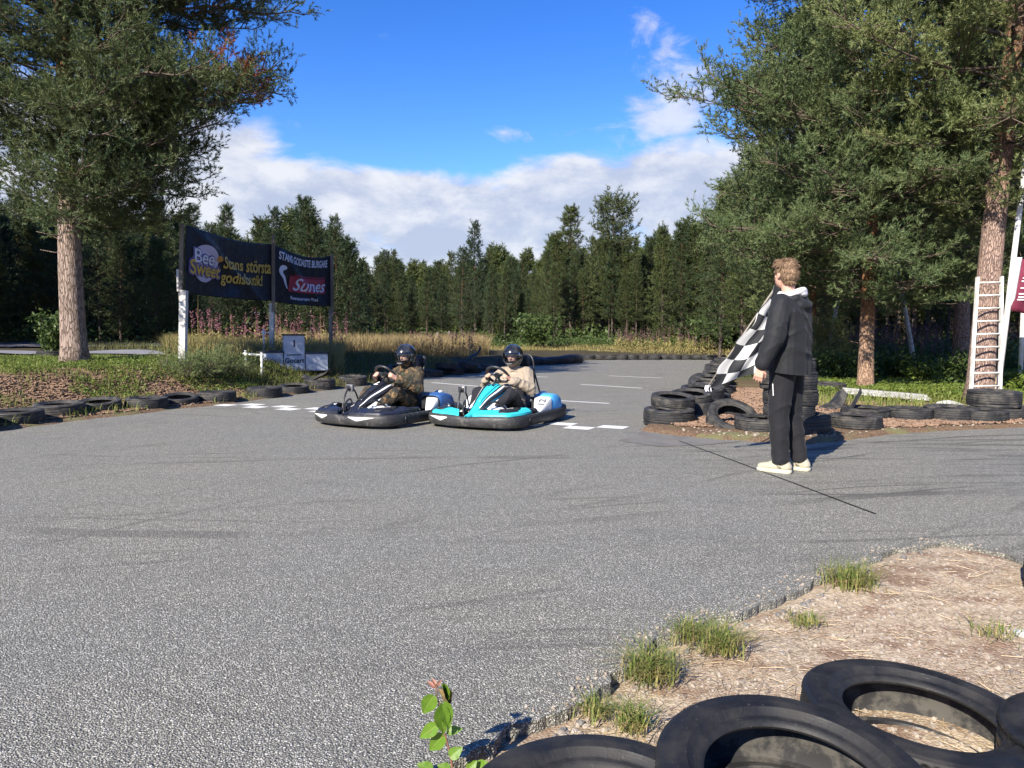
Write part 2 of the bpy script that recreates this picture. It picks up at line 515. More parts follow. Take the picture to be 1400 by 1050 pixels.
# rubber laid down by the karts: long thin curved scrubs, densest at the pit-lane mouth
rub = None
for (cx, cy, ex, rad0, frq, seed) in ((-3.0, 22.0, 1.0, 0, 5.0, .3), (9.0, -4.0, 1.0, 0, 6.0, 1.7), (1.5, 17.0, 1.0, 0, 5.5, 4.1), (6.5, -42.0, 1.0, 0, 9.0, 7.7), (1.0, 48.0, 1.0, 0, 8.0, 2.9)):
    d = t.n('ShaderNodeVectorMath', operation='DISTANCE', i_0=co, i_1=(cx, cy, 0)).outputs['Value']
    d = t.math('ADD', d, t.math('MULTIPLY', t.noise(co, .22, 2), 1.6))
    line = t.noise(t.n('ShaderNodeCombineXYZ', i_0=t.math('MULTIPLY', d, frq), i_1=seed, i_2=0.0).outputs[0], 1.0, 4, .7)
    line = t.mapr(line, .56, .66)
    br = t.mapr(t.noise(co, .55, 3, .6), .44, .60)
    line = t.math('MULTIPLY', line, br)
    rub = line if rub is None else t.math('MAXIMUM', rub, line)
pit = t.n('ShaderNodeVectorMath', operation='DISTANCE', i_0=t.n('ShaderNodeMapping', i_Vector=co, i_Scale=(1, 2.0, 1)).outputs[0], i_1=(5.2, 14.4, 0)).outputs['Value']
rub = t.math('MULTIPLY', rub, t.mapr(pit, 1.0, 7.0, .92, .40))
ps = t.mapr(t.noise(t.coord((.42, 5.2, 1), rot=(0, 0, .10)), 1.7, 6, .66, .4), .50, .66)
rub = t.math('MAXIMUM', rub, t.math('MULTIPLY', ps, t.mapr(pit, 1.5, 5.6, .62, 0.0)))
c = t.mix(rub, c, (.05, .049, .046))
setb(t, b, Base_Color=c, Roughness=t.mapr(r1, 0, 1, .68, .9), Specular_IOR_Level=.35)
setb(t, b, Normal=t.bump(t.math('ADD', t.math('MULTIPLY', v1.outputs[0], -1.0), t.math('MULTIPLY', big, .5)), .9, .006))
bm = bmesh.new()
vv = [bm.verts.new((p[0], p[1], 0)) for p in ROAD]
fc = bm.faces.new(vv)
if fc.normal.z < 0: fc.normal_flip()
bmesh.ops.triangulate(bm, faces=[fc])
be = [e for e in bm.edges if e.is_boundary]
r = bmesh.ops.extrude_edge_only(bm, edges=be)
for q in r['geom']:
    if isinstance(q, bmesh.types.BMVert):
        q.co.z = -.075 ; q.co.x += (rng.random() - .5) * .012; q.co.y += (rng.random() - .5) * .012
bmesh.ops.recalc_face_normals(bm, faces=bm.faces[:])
me = bpy.data.meshes.new('asphalt_road'); bm.to_mesh(me); bm.free(); me.materials.append(m_asph)
link('asphalt_road', me)['kind'] = 'structure'

# smoother darker repair in front of the tyre corner, painted lines, the saw-cut joint
m_patch = simple('asphalt_repair', (.17, .16, .143), (.135, .127, .114), 3, .8, .35, 150)
m_paint, t, b = newmat('road_paint')
n = t.noise(t.coord(), 45, 5, .7)
setb(t, b, Base_Color=t.mix(t.mapr(n, .52, .70), (.70, .70, .67), (.24, .235, .21)), Roughness=.7, Normal=t.bump(t.noise(t.coord(), 120, 3), .4, .004))
m_joint = simple('joint_filler', (.012, .012, .013), (.02, .02, .02), 20, .6)


def decal(name, polys, m, z):
    mb = MB()
    for q in polys: mb.add((np.array([(p[0], p[1], z) for p in q]), [tuple(range(len(q)))]))
    o = mb.build(name, m, smooth=False); o['kind'] = 'structure'; return o


def ccw(q):
    q = [np.array(p[:2]) for p in q]
    a = sum(q[i][0] * q[(i + 1) % len(q)][1] - q[(i + 1) % len(q)][0] * q[i][1] for i in range(len(q)))
    return q if a > 0 else q[::-1]


decal('asphalt_repair_patch', [ccw([P(*a)[:2] for a in ((845, 603), (880, 591), (925, 596), (985, 602), (1010, 604), (962, 609), (900, 611))])], m_patch, .004)
AX = nrm(np.array([.48, .877])); PR = np.array([.877, -.48])
for a, b2 in (((793, 525.6), (878, 531)), ((833, 513.9), (904, 517)), ((752, 547.3), (833, 551.8)), ((590, 523.2), (660, 528.8)), ((722, 514.6), (749, 515.8)), ((655, 513.2), (690, 514.4))):
    p, q = P(*a)[:2], P(*b2)[:2]; d = nrm(q - p); w = np.array([-d[1], d[0]]) * .05
    decal('painted_grid_line', [ccw([p - w, q - w, q + w, p + w])], m_paint, .004)
fl0, fl1 = P(306, 552.5)[:2], P(851, 587)[:2]
L = np.linalg.norm(fl1 - fl0); d = (fl1 - fl0) / L; q = np.array([-d[1], d[0]]); nS = 20
sq = []
for k in range(nS):
    for r_ in range(2):
        if (k + r_) % 2: continue
        a = fl0 + d * L * k / nS + q * (.27 * (r_ - 1)); e = d * L / nS
        sq.append(ccw([a, a + e, a + e + q * .27, a + q * .27]))
decal('painted_finish_line', sq, m_paint, .004)
jp = [P(928, 603)[:2], P(1000, 629)[:2], P(1085, 661)[:2], P(1197, 703)[:2]]
jl = wiggle(jp, .1, .006, 5, 2.0)
jl = np.array(jl); w = np.array([.0085, .004])
decal('asphalt_joint', [ccw([jl[i] - w, jl[i + 1] - w, jl[i + 1] + w, jl[i] + w]) for i in range(len(jl) - 1)], m_joint, .004)

# the gravel lane far behind the bank
def strip(name, pts, width, m, lift):
    pts = bez(pts, 60); tt = nrm(np.gradient(pts, axis=0)); q = np.stack([-tt[:, 1], tt[:, 0]], 1)
    a = np.linspace(-.5, .5, 14)
    xy = pts[:, None] + q[:, None] * (a[None, :, None] * width)
    z = gz(xy[..., 0], xy[..., 1]) + lift
    mb = MB().add(sheet(np.concatenate([xy, z[..., None]], -1))); o = mb.build(name, m); o['kind'] = 'structure'
m_lane = simple('gravel_lane', (.23, .23, .24), (.17, .165, .17), 5, .9, .5, 60)
strip('gravel_lane', [(-40, 21.0), (-25, 21.4), (-15, 21.6), (-10.8, 22.4), (-9, 24)], 3.0, m_lane, .05)
strip('gravel_yard', [(-45, 31), (-30, 31), (-17, 31), (-11, 31.5)], 7.0, simple('gravel_yard', (.15, .14, .16), (.10, .10, .09), 2.5, .9, .6, 40), .07)
# ------------------------------------------------------------------ pines
def bark_mat(name, low, lowdark, high, z0, z1, sc=1.0, vs=.2):
    m, t, b = newmat(name)
    co = t.coord((1, 1, vs)); pc = t.coord()
    co2 = t.n('ShaderNodeMix', data_type='VECTOR', i_0=.06, i_4=co, i_5=t.n('ShaderNodeTexNoise', i_Vector=co, i_Scale=14.0 * sc, i_Detail=4.0).outputs['Color']).outputs[1]
    v = t.n('ShaderNodeTexVoronoi', feature='DISTANCE_TO_EDGE', i_Vector=co2, i_Scale=30.0 * sc).outputs[0]
    n = t.noise(co, 38 * sc, 6, .65)
    plate = t.mapr(v, .0, .16)
    lowc = t.mix(plate, lowdark, t.mix(t.mapr(n, .3, .7), tuple(x * .8 for x in low), tuple(min(1, x * 1.3) for x in low)))
    z = t.n('ShaderNodeSeparateXYZ', i_0=pc).outputs[2]
    hi = t.mix(t.mapr(t.noise(t.coord((1, 1, .6)), 7 * sc, 5), .35, .65), high, tuple(x * .6 for x in high))
    f = t.mapr(t.math('ADD', z, t.math('MULTIPLY', t.math('SUBTRACT', t.noise(pc, 2.3, 4), .5), 2.4)), z0, z1)
    setb(t, b, Base_Color=t.mix(f, lowc, hi), Roughness=.9, Specular_IOR_Level=.15)
    setb(t, b, Normal=t.bump(t.math('ADD', t.math('MULTIPLY', plate, 1.0), t.math('MULTIPLY', n, .5)), .9, .03))
    return m


def needle_mat(name, a, b_, c_, trans=.21):
    m, t, b = newmat(name)
    co = t.coord(); n = t.noise(co, 1.1, 4); n2 = t.noise(co, 9, 2)
    rnd = t.n('ShaderNodeObjectInfo').outputs['Random']
    c = t.mix(t.mapr(n, .35, .65), a, b_)
    c = t.mix(t.mapr(n2, .45, .72, 0, .7), c, c_)
    c = t.mix(1.0, c, t.ramp(rnd, [(0, (.66, .76, .84)), (.5, (1, 1, 1)), (1, (1.35, 1.22, .9))]), 'MULTIPLY')
    setb(t, b, Base_Color=c, Roughness=.55, Specular_IOR_Level=.35)
    tr = t.n('ShaderNodeBsdfTranslucent', i_Color=c)
    mx = t.n('ShaderNodeMixShader', i_0=trans, i_1=b.outputs[0], i_2=tr.outputs[0])
    t.t.links.new(mx.outputs[0], m.node_tree.nodes['Material Output'].inputs[0])
    return m


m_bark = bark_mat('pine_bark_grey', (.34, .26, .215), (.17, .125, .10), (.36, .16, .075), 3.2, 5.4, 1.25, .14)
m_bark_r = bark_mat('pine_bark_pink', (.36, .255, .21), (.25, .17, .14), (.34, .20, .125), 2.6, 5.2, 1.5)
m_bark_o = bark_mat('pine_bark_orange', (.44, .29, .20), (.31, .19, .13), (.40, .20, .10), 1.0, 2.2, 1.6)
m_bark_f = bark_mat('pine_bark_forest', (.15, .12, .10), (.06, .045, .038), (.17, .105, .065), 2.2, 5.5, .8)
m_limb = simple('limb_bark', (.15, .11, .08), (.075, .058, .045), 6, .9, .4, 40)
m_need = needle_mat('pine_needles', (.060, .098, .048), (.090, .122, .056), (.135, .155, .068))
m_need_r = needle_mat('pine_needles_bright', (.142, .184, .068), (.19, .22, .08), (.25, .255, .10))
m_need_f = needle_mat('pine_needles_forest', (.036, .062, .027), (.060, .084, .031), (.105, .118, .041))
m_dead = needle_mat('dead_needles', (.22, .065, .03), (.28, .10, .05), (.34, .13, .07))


def needles(p, a, L, n, ln, w, spread=1.0, rg=rng):
    """n thin needles round each shoot; p base points, a axes, L shoot lengths"""
    N = len(p); a = nrm(a)
    e = np.where(np.abs(a[:, 2:3]) < .9, np.array([[0, 0, 1.0]]), np.array([[1.0, 0, 0]]))
    x = nrm(np.cross(a, e)); y = np.cross(a, x)
    ph = rg.random((N, n)) * 2 * PI; s = rg.random((N, n)) ** .7
    r = np.cos(ph)[..., None] * x[:, None] + np.sin(ph)[..., None] * y[:, None]
    base = p[:, None] + a[:, None] * (s * L[:, None])[..., None]
    k = spread * (1.15 - .6 * s)[..., None] * (.7 + .6 * rg.random((N, n, 1)))
    d = nrm(a[:, None] + r * k)
    l_ = ln * (.7 + .6 * rg.random((N, n, 1)))
    q = nrm(np.cross(d, rg.normal(size=(N, n, 3)))) * w / 2
    v = np.stack([base - q, base + q, base + d * l_], 2).reshape(-1, 3)
    return v, np.arange(len(v)).reshape(-1, 3)


def pine(seed, H, r0, z0, Lf, dz, nb, el0, el1, sub=.30, tw=.16, lean=(0, 0), droop=.25, dens=1.0, bare=.3, taper=.8, extra=(), stubs=0, gap=None):
    """trunk + limbs as one builder, and shoots (points, axes, lengths, tip heights)"""
    rg = np.random.default_rng(seed)
    wood = MB(); limb = MB(); sp, sa, slen, sh = [], [], [], []
    zz = np.linspace(-.15, H, 26)
    wob = np.stack([np.sin(zz * .7 + seed) * .03 * zz / 4, np.cos(zz * .55 + seed * 2) * .03 * zz / 4], 1)
    tx = np.stack([lean[0] * zz + wob[:, 0], lean[1] * zz + wob[:, 1], zz], 1)
    rad = r0 * np.maximum(1 - zz / H, .02) ** taper * (1 + .35 * np.exp(-np.maximum(zz, 0) / .18))
    tv, tf = tube(tx, rad, 20)
    nn = len(tx) * 20
    ang = np.tile(np.linspace(0, 2 * PI, 20, endpoint=False), len(tx)); zr = np.repeat(zz, 20)
    wood.add((tv, tf))
    at = lambda z: np.array([np.interp(z, zz, tx[:, 0]), np.interp(z, zz, tx[:, 1]), z])
    jobs = []
    z = z0
    while z < H - .15:
        k = nb if rg.random() < .7 else nb - 1
        a0 = rg.random() * 2 * PI
        for i in range(k):
            a = a0 + 2 * PI * i / k + rg.normal() * .25
            jobs.append((z + rg.normal() * dz * .2, a, None, None))
        z += dz * (.75 + .5 * rg.random())
    jobs += [(e[0], e[1], e[2], e[3]) for e in extra]
    for z, a, Lx, elx in jobs:
        f = min(max((z - z0) / (H - z0), 0), 1)
        L = Lx if Lx else Lf(z, a) * (.62 + .5 * rg.random())
        if L < .12: continue
        el = elx if elx is not None else el0 + (el1 - el0) * f + rg.normal() * .12
        b0 = at(min(z, H - .05)); n = 8
        s = np.linspace(0, 1, n)
        hx = np.array([math.cos(a), math.sin(a), 0]); sd_ = np.array([-hx[1], hx[0], 0])
        jit = rg.normal() * .16
        pts = b0 + hx * (s * L * math.cos(el))[:, None] + sd_ * (np.sin(s * 2.6) * jit * L * .5)[:, None]
        pts[:, 2] += s * L * math.sin(el) - droop * L * (s ** 1.6) * .55 + droop * L * .45 * s ** 4
        pts[1:-1] += rg.normal(size=(n - 2, 3)) * .02 * L
        rb = max(.009, r0 * .19 * min(1, (L / 3.5)) * (1 - .5 * f))
        limb.add(tube(pts, rb * (1 - .85 * s) + .004, 6, caps=False))
        m = max(3, int(L * 5.2 * dens * (1 - bare * .5)))
        for j in range(m + 1):
            u = bare + (1 - bare) * (j + rg.random() * .8) / (m + .8) if j < m else 1.0
            u = min(u, 1.0)
            q = np.array([np.interp(u, s, pts[:, i]) for i in range(3)])
            i0 = min(int(u * (n - 1)), n - 2); ta = nrm(pts[i0 + 1] - pts[i0])
            side = 1 if j % 2 else -1
            th = side * (math.radians(38) + rg.random() * .5) if j < m else 0
            dd = nrm(ta * math.cos(th) + nrm(np.cross([0, 0, 1.0], ta)) * math.sin(th) + np.array([0, 0, .24 + .38 * rg.normal()]))
            l2 = (sub * L * (1.15 - u) + .22) * (.7 + .6 * rg.random())
            e2 = q + dd * l2
            mid = (q + e2) / 2 + rg.normal(size=3) * .05 * l2
            sub_p = np.array([q, mid, e2 + np.array([0, 0, .10 * l2])])
            limb.add(tube(sub_p, [rb * .32 + .003, rb * .2 + .003, .003], 4, caps=False))
            kk = max(2, int(l2 / tw))
            lead = tw < .2
            for g in range(kk + 1):
                w = (.38 if lead else .25) + (.62 if lead else .75) * (g + rg.random() * .6) / (kk + .6) if g < kk else 1.0
                p3 = q + (sub_p[1] - q) * min(w * 2, 1) if w < .5 else sub_p[1] + (sub_p[2] - sub_p[1]) * (w - .5) * 2
                th = (1 if g % 2 else -1) * (.5 + rg.random() * .6) if g < kk else 0
                d3 = nrm(dd * math.cos(th) + nrm(np.cross([0, 0, 1.0], dd)) * math.sin(th) + np.array([0, 0, .30 + .45 * rg.normal()]))
                if gap is not None and gap(p3): continue
                sp.append(p3); sa.append(d3); slen.append(.10 + .10 * rg.random())
                for _r in range(3 if lead else 1):
                    if rg.random() > .8: continue
                    p4 = p3 + d3 * (.03 + .13 * rg.random()) + rg.normal(size=3) * (.045 if lead else .0); d4 = nrm(d3 + rg.normal(size=3) * .7 + np.array([0, 0, .35]))
                    sp.append(p4); sa.append(d4); slen.append(.10 + .08 * rg.random())
    for k in range(stubs):
        z = .9 + rg.random() * max(z0 - .9, .1); a = rg.random() * 2 * PI; l_ = .15 + rg.random() * .5
        p = at(z); d = np.array([math.cos(a), math.sin(a), -.1])
        wood.add(tube(np.array([p, p + d * l_ * .5, p + d * l_ + [0, 0, .06]]), [.014, .010, .004], 5))
    return (wood, limb), np.array(sp), np.array(sa), np.array(slen)


def tree(name, loc, label, group, shp, barkm, needm, nn, ln, w, rz=0.0, cat_='tree', split=None):
    wood, sp, sa, sl_ = shp
    T = thing(name, loc, label, cat_, group, rz)
    if cat_ == 'sapling': wood[0].add((np.concatenate(wood[1].v), np.zeros((0, 4), int))); wood[0].f += [(q + wood[0].n - wood[1].n, 0) for q, _ in wood[1].f]
    else: wood[1].build('crown_wood', m_limb, T)
    wood[0].build('trunk', barkm, T)
    if split is not None:
        k = split(sp)
        MB().add(needles(sp[k], sa[k], sl_[k], nn, ln, w)).build('dead_spray', m_dead, T, smooth=False)['label'] = 'rust-red dead needles at the tip of a bough'
        sp, sa, sl_ = sp[~k], sa[~k], sl_[~k]
    MB().add(needles(sp, sa, sl_, nn, ln, w)).build('crown', needm, T, smooth=False)
    return T


NEARTREES = True
# the big pine on the left bank: its boughs reach right over the banner
pl = D(103, 505, 14.2); PLX, PLY = pl[0], pl[1]


def Lf_left(z, a):
    right = max(0, math.cos(a - math.radians(-8)))
    L = np.interp(z, [2.4, 3.0, 3.6, 4.3, 5.0, 5.8, 6.4, 7.0, 8.0, 10, 11.5], [1.1, 1.7, 2.2, 2.4, 2.6, 2.4, 2.6, 2.8, 2.6, 1.6, .2])
    cut = np.interp(z, [2.4, 3.2, 4.6, 5.0, 5.7, 6.3, 6.9, 8], [.95, .95, .85, .72, .55, .55, .75, 1])
    if math.cos(a + 2.1) > .4: L *= float(np.interp(z, [2.6, 3.6, 4.6], [.45, .6, 1.0]))
    return L * (1 - right * (1 - cut)) if right > .3 else L


ex = [(4.3, -.05, 3.45, .10), (4.5, .30, 3.2, .12), (4.55, -.35, 3.3, .08), (4.9, .0, 3.55, .08), (4.0, -.15, 2.8, .06), (4.7, .12, 3.45, .12), (4.4, .1, 3.4, .14),
      *[(2.55 + .12 * i, -1.1 + 1.9 * ((i * .618) % 1), 1.5 + .65 * min(i / 7, 1), -.08 + .05 * (i % 3)) for i in range(16)], (6.15, -.15, 3.7, .04), (6.35, .18, 3.8, .02), (6.6, -.05, 3.8, .0), (6.1, .35, 3.1, .06), (6.5, -.45, 3.2, .06), (7.1, .1, 3.4, .02)]
shp = pine(11, 11.5, .212, 2.6, Lf_left, .30, 6, .05, .55, lean=(-.004, 0), extra=ex, stubs=5, droop=.22, bare=.27, dens=1.5, tw=.095)
TL_ = tree('scots_pine', (PLX, PLY, G(PLX, PLY) - .02), 'big Scots pine with thick bare trunk and a rust-red dead bough, beside the dark banners', 'tall pines round the track', shp, m_bark, m_need, 19, .062, .0115,
     split=lambda p: (p[:, 0] > 2.75) & (p[:, 2] > 4.55) & (p[:, 2] < 5.7) & (fbm(p[:, 0] * 2.1, p[:, 2] * 2.1 + p[:, 1], 2) > .55))
TL_.scale = (1.09, 1.09, 1.09)


# the two pines on the infield and the one behind the marshal
def Lf_A(z, a):
    return float(np.interp(z, [1.7, 2.4, 3.2, 4.5, 6.0, 7.5, 9, 10.5, 12], [1.8, 2.75, 3.25, 3.55, 3.55, 3.05, 2.4, 1.4, .2]))


pa = P(1183, 531, .1)
shp = pine(23, 12, .148, 1.9, Lf_A, .31, 6, -.02, .6, lean=(.0, .0), stubs=4, droop=.20, bare=.32, dens=1.3, tw=.10)
tree('scots_pine', (pa[0], pa[1], G(pa[0], pa[1]) - .02), 'Scots pine with slim orange trunk rising behind the weathered boards', 'tall pines round the track', shp, m_bark_o, m_need_r, 18, .064, .0125)


def Lf_B(z, a):
    back = max(0, math.sin(a))
    L = float(np.interp(z, [3.3, 4.0, 5.0, 6.5, 8.0, 10, 12, 13.5], [1.0, 1.7, 2.6, 3.1, 3.0, 2.4, 1.3, .2]))
    return L


pb = D(1338, 553, 12.25)
shp = pine(35, 13.5, .205, 3.3, Lf_B, .36, 5, -.05, .55, lean=(.042, .0), stubs=4, droop=.25, bare=.28, dens=1.3, tw=.10)
tree('scots_pine', (pb[0], pb[1], G(pb[0], pb[1]) - .02), 'thick Scots pine with pinkish bark that the white ladder leans on', 'tall pines round the track', shp, m_bark_r, m_need_r, 18, .064, .0125)


def Lf_C(z, a):
    return float(np.interp(z, [1.6, 2.4, 3.4, 5, 6.5, 8, 9.5], [1.3, 2.2, 2.5, 2.2, 1.8, 1.1, .15]))


pc_ = P(1108, 512, .1)
shp = pine(47, 9.6, .135, 1.9, Lf_C, .32, 6, -.02, .6, stubs=3, droop=.22, bare=.2, dens=1.1, tw=.11)
tree('scots_pine', (pc_[0], pc_[1], G(pc_[0], pc_[1])), 'low-branched Scots pine with orange trunk, right behind the man with the flag', 'tall pines round the track', shp, m_bark_o, m_need_r, 16, .075, .015)
pd_ = D(1312, 515, 17.5)
shp = pine(59, 11.5, .19, 2.6, lambda z, a: float(np.interp(z, [2.6, 4, 6, 8, 10, 11.5], [1.2, 1.9, 2.2, 1.8, 1.1, .2])), .48, 5, -.02, .55, stubs=4, bare=.25, dens=1.0, tw=.14)
tree('scots_pine', (pd_[0], pd_[1], G(pd_[0], pd_[1])), 'shaded Scots pine trunk standing just behind the pine with the ladder', 'tall pines round the track', shp, m_bark_r, m_need_r, 13, .085, .018)

# ------------------------------------------------------------------ the wood all round
def conic(zc, R, top):
    return lambda z, a: float(np.interp(z, [zc, zc + (top - zc) * .22, zc + (top - zc) * .55, top], [R * .6, R, R * .60, .03]))


PROTO = []
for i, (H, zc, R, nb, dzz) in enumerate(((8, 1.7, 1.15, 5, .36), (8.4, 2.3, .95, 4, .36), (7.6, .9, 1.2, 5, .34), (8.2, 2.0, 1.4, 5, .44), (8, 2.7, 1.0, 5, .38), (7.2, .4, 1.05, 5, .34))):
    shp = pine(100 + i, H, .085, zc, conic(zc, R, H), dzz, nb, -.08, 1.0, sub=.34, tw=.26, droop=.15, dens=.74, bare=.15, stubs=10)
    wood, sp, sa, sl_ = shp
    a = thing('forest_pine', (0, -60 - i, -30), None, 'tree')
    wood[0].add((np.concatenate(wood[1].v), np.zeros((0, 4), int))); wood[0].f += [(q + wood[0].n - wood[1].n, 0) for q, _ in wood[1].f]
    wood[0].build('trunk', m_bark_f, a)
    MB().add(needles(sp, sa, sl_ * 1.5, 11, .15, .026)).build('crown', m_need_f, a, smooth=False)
    PROTO.append((a, H, len(sp)))
# the tall round-headed one
shp = pine(131, 8.9, .12, 2.6, lambda z, a: float(np.interp(z, [2.6, 4.0, 5.6, 7.2, 8.3, 8.9], [1.0, 1.5, 1.8, 1.7, 1.2, .4])), .40, 6, .0, .7, sub=.34, tw=.20, droop=.2, dens=1.0, bare=.2, stubs=10)
TALLP = shp
used = set(); FOREST = []


def plant_tree(u, y, top_v, k, label, group):
    """a forest pine at picture column u, y metres off, whose top reaches row top_v"""
    x = (u - 700) / F * y / math.cos(PITCH)
    z = G(x, y)
    Ht = CAMZ + (525 - top_v) / F * y * 1.0 - y * math.tan(PITCH) - z
    pr, H, _ = PROTO[k]
    s = max(Ht, 2.0) / H
    if k in used: o = dup(pr)
    else: o = pr; used.add(k)
    o['label'] = label; o['group'] = group
    o.location = (x, y, z - .02); o.rotation_euler = (rng.normal() * .012, rng.normal() * .012, rng.random() * 6.28)
    sx_ = s * (.74 + .56 * rng.random() ** 1.4)
    o.scale = (sx_, sx_, s)
    FOREST.append((x, y)); return o


LABW = 'dark pine in the dense wood behind the dark banners'
LABM = 'slim dark pine in the wood beyond the far bend of the track'
LABR = 'slim pine in the shaded wood behind the infield pines'


def row(n, u0, u1, y0, y1, tf, ks, label, group, jit=23):
    us = np.linspace(u0, u1, n) + rng.normal(size=n) * (u1 - u0) / n * .3
    for u in us:
        y = y0 + (y1 - y0) * rng.random()
        plant_tree(u, y, tf(u) + rng.normal() * jit, ks[rng.integers(len(ks))], label, group)


topL = lambda u: np.interp(u, [-150, 60, 200, 285, 330, 380, 440, 480, 500], [270, 284, 294, 312, 318, 302, 304, 346, 362])
topM = lambda u: np.interp(u, [470, 500, 560, 620, 700, 760, 800, 900, 950, 1000], [372, 372, 370, 364, 356, 346, 348, 342, 324, 304])
topR = lambda u: np.interp(u, [960, 1050, 1200, 1400, 1600], [270, 230, 230, 220, 220])
row(26, -130, 490, 33, 37, lambda u: topL(u) + 22, (0, 2, 5, 3), LABW, 'pines of the wood behind the banners', 16)
row(24, -140, 480, 38, 44, topL, (0, 1, 3, 4), LABW, 'pines of the wood behind the banners')
row(22, -140, 470, 45, 52, lambda u: topL(u) + 4, (0, 1, 4), LABW, 'pines of the wood behind the banners')
row(42, 478, 985, 45, 49, lambda u: topM(u) + 18, (1, 4, 0, 3), LABM, 'pines of the wood beyond the bend', 20)
row(38, 480, 990, 51, 57, topM, (1, 4, 0), LABM, 'pines of the wood beyond the bend')
row(32, 480, 1000, 59, 66, lambda u: topM(u) + 2, (1, 0, 4, 3), LABM, 'pines of the wood beyond the bend', 20)
row(22, 985, 1560, 24, 31, lambda u: topR(u) + 30, (4, 1, 0), LABR, 'pines of the wood behind the infield')
row(28, 985, 1560, 32, 40, topR, (4, 1, 3), LABR, 'pines of the wood behind the infield')
row(26, 985, 1580, 42, 52, topR, (4, 1, 0), LABR, 'pines of the wood behind the infield')
o = plant_tree(632, 40, 338, 3, 'pine with a sunlit pinkish trunk in front of the wood beyond the dry grass', 'pines of the wood beyond the bend'); o.scale = (o.scale[2] * 1.05,) * 2 + (o.scale[2],)
for u, v, k in ((428, 284, 0), (462, 296, 3), (482, 326, 2), (380, 286, 1)):
    plant_tree(u, 31, v, k, 'dark pine of the clump just right of the banner posts', 'pine clump beside the banners')
for u, v, k in ((905, 306, 5), (930, 300, 2), (950, 300, 5)):
    plant_tree(u, 43, v, k, 'bushy lighter-green pine branched to the ground by the far right bend', 'bushy pines by the far bend')
xt = (838 - 700) / F * 47
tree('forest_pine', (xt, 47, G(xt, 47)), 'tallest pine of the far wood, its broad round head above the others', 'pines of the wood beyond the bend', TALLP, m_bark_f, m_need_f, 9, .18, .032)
# added out-of-view pines by the lane, put there to shade the wood behind banners
for k, (x, y) in enumerate(((-20.5, 25.5), (-22.5, 23.8), (-25, 26.4), (-27.5, 24.2), (-30.5, 26), (-34, 24.5), (-38, 27), (-24, 30), (-29, 30.5), (-35, 31))):
    o = dup(PROTO[k % 4][0], (x, y, G(x, y) - .02), (0, 0, k), (1.9, 1.9, 1.75)); o['label'] = 'added out-of-view tall pine by the gravel lane, shading the wood behind the banners'; o['group'] = 'added shade pines by the gravel lane'
for i in range(len(PROTO)):
    if i not in used: raise Exception('unused proto')

# the depth of the wood: one mass behind the counted trees
mass = MB(); trunks = MB()
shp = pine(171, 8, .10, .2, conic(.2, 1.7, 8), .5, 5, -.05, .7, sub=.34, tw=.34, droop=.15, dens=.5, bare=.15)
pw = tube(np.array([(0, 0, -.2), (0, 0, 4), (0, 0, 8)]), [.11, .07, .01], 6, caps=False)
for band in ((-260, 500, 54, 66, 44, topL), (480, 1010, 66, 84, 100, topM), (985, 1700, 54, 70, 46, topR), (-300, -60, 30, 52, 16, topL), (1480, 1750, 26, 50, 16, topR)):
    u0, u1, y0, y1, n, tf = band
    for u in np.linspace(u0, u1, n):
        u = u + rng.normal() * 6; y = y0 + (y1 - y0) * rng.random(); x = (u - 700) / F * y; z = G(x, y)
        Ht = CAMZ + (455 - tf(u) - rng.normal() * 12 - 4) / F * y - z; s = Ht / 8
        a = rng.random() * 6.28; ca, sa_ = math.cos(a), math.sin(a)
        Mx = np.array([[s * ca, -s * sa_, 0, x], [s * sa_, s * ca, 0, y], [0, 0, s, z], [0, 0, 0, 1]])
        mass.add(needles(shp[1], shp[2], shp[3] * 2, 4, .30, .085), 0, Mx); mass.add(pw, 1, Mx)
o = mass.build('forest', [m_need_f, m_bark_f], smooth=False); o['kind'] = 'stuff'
o['label'] = 'deep mass of dark pine forest closing the view'
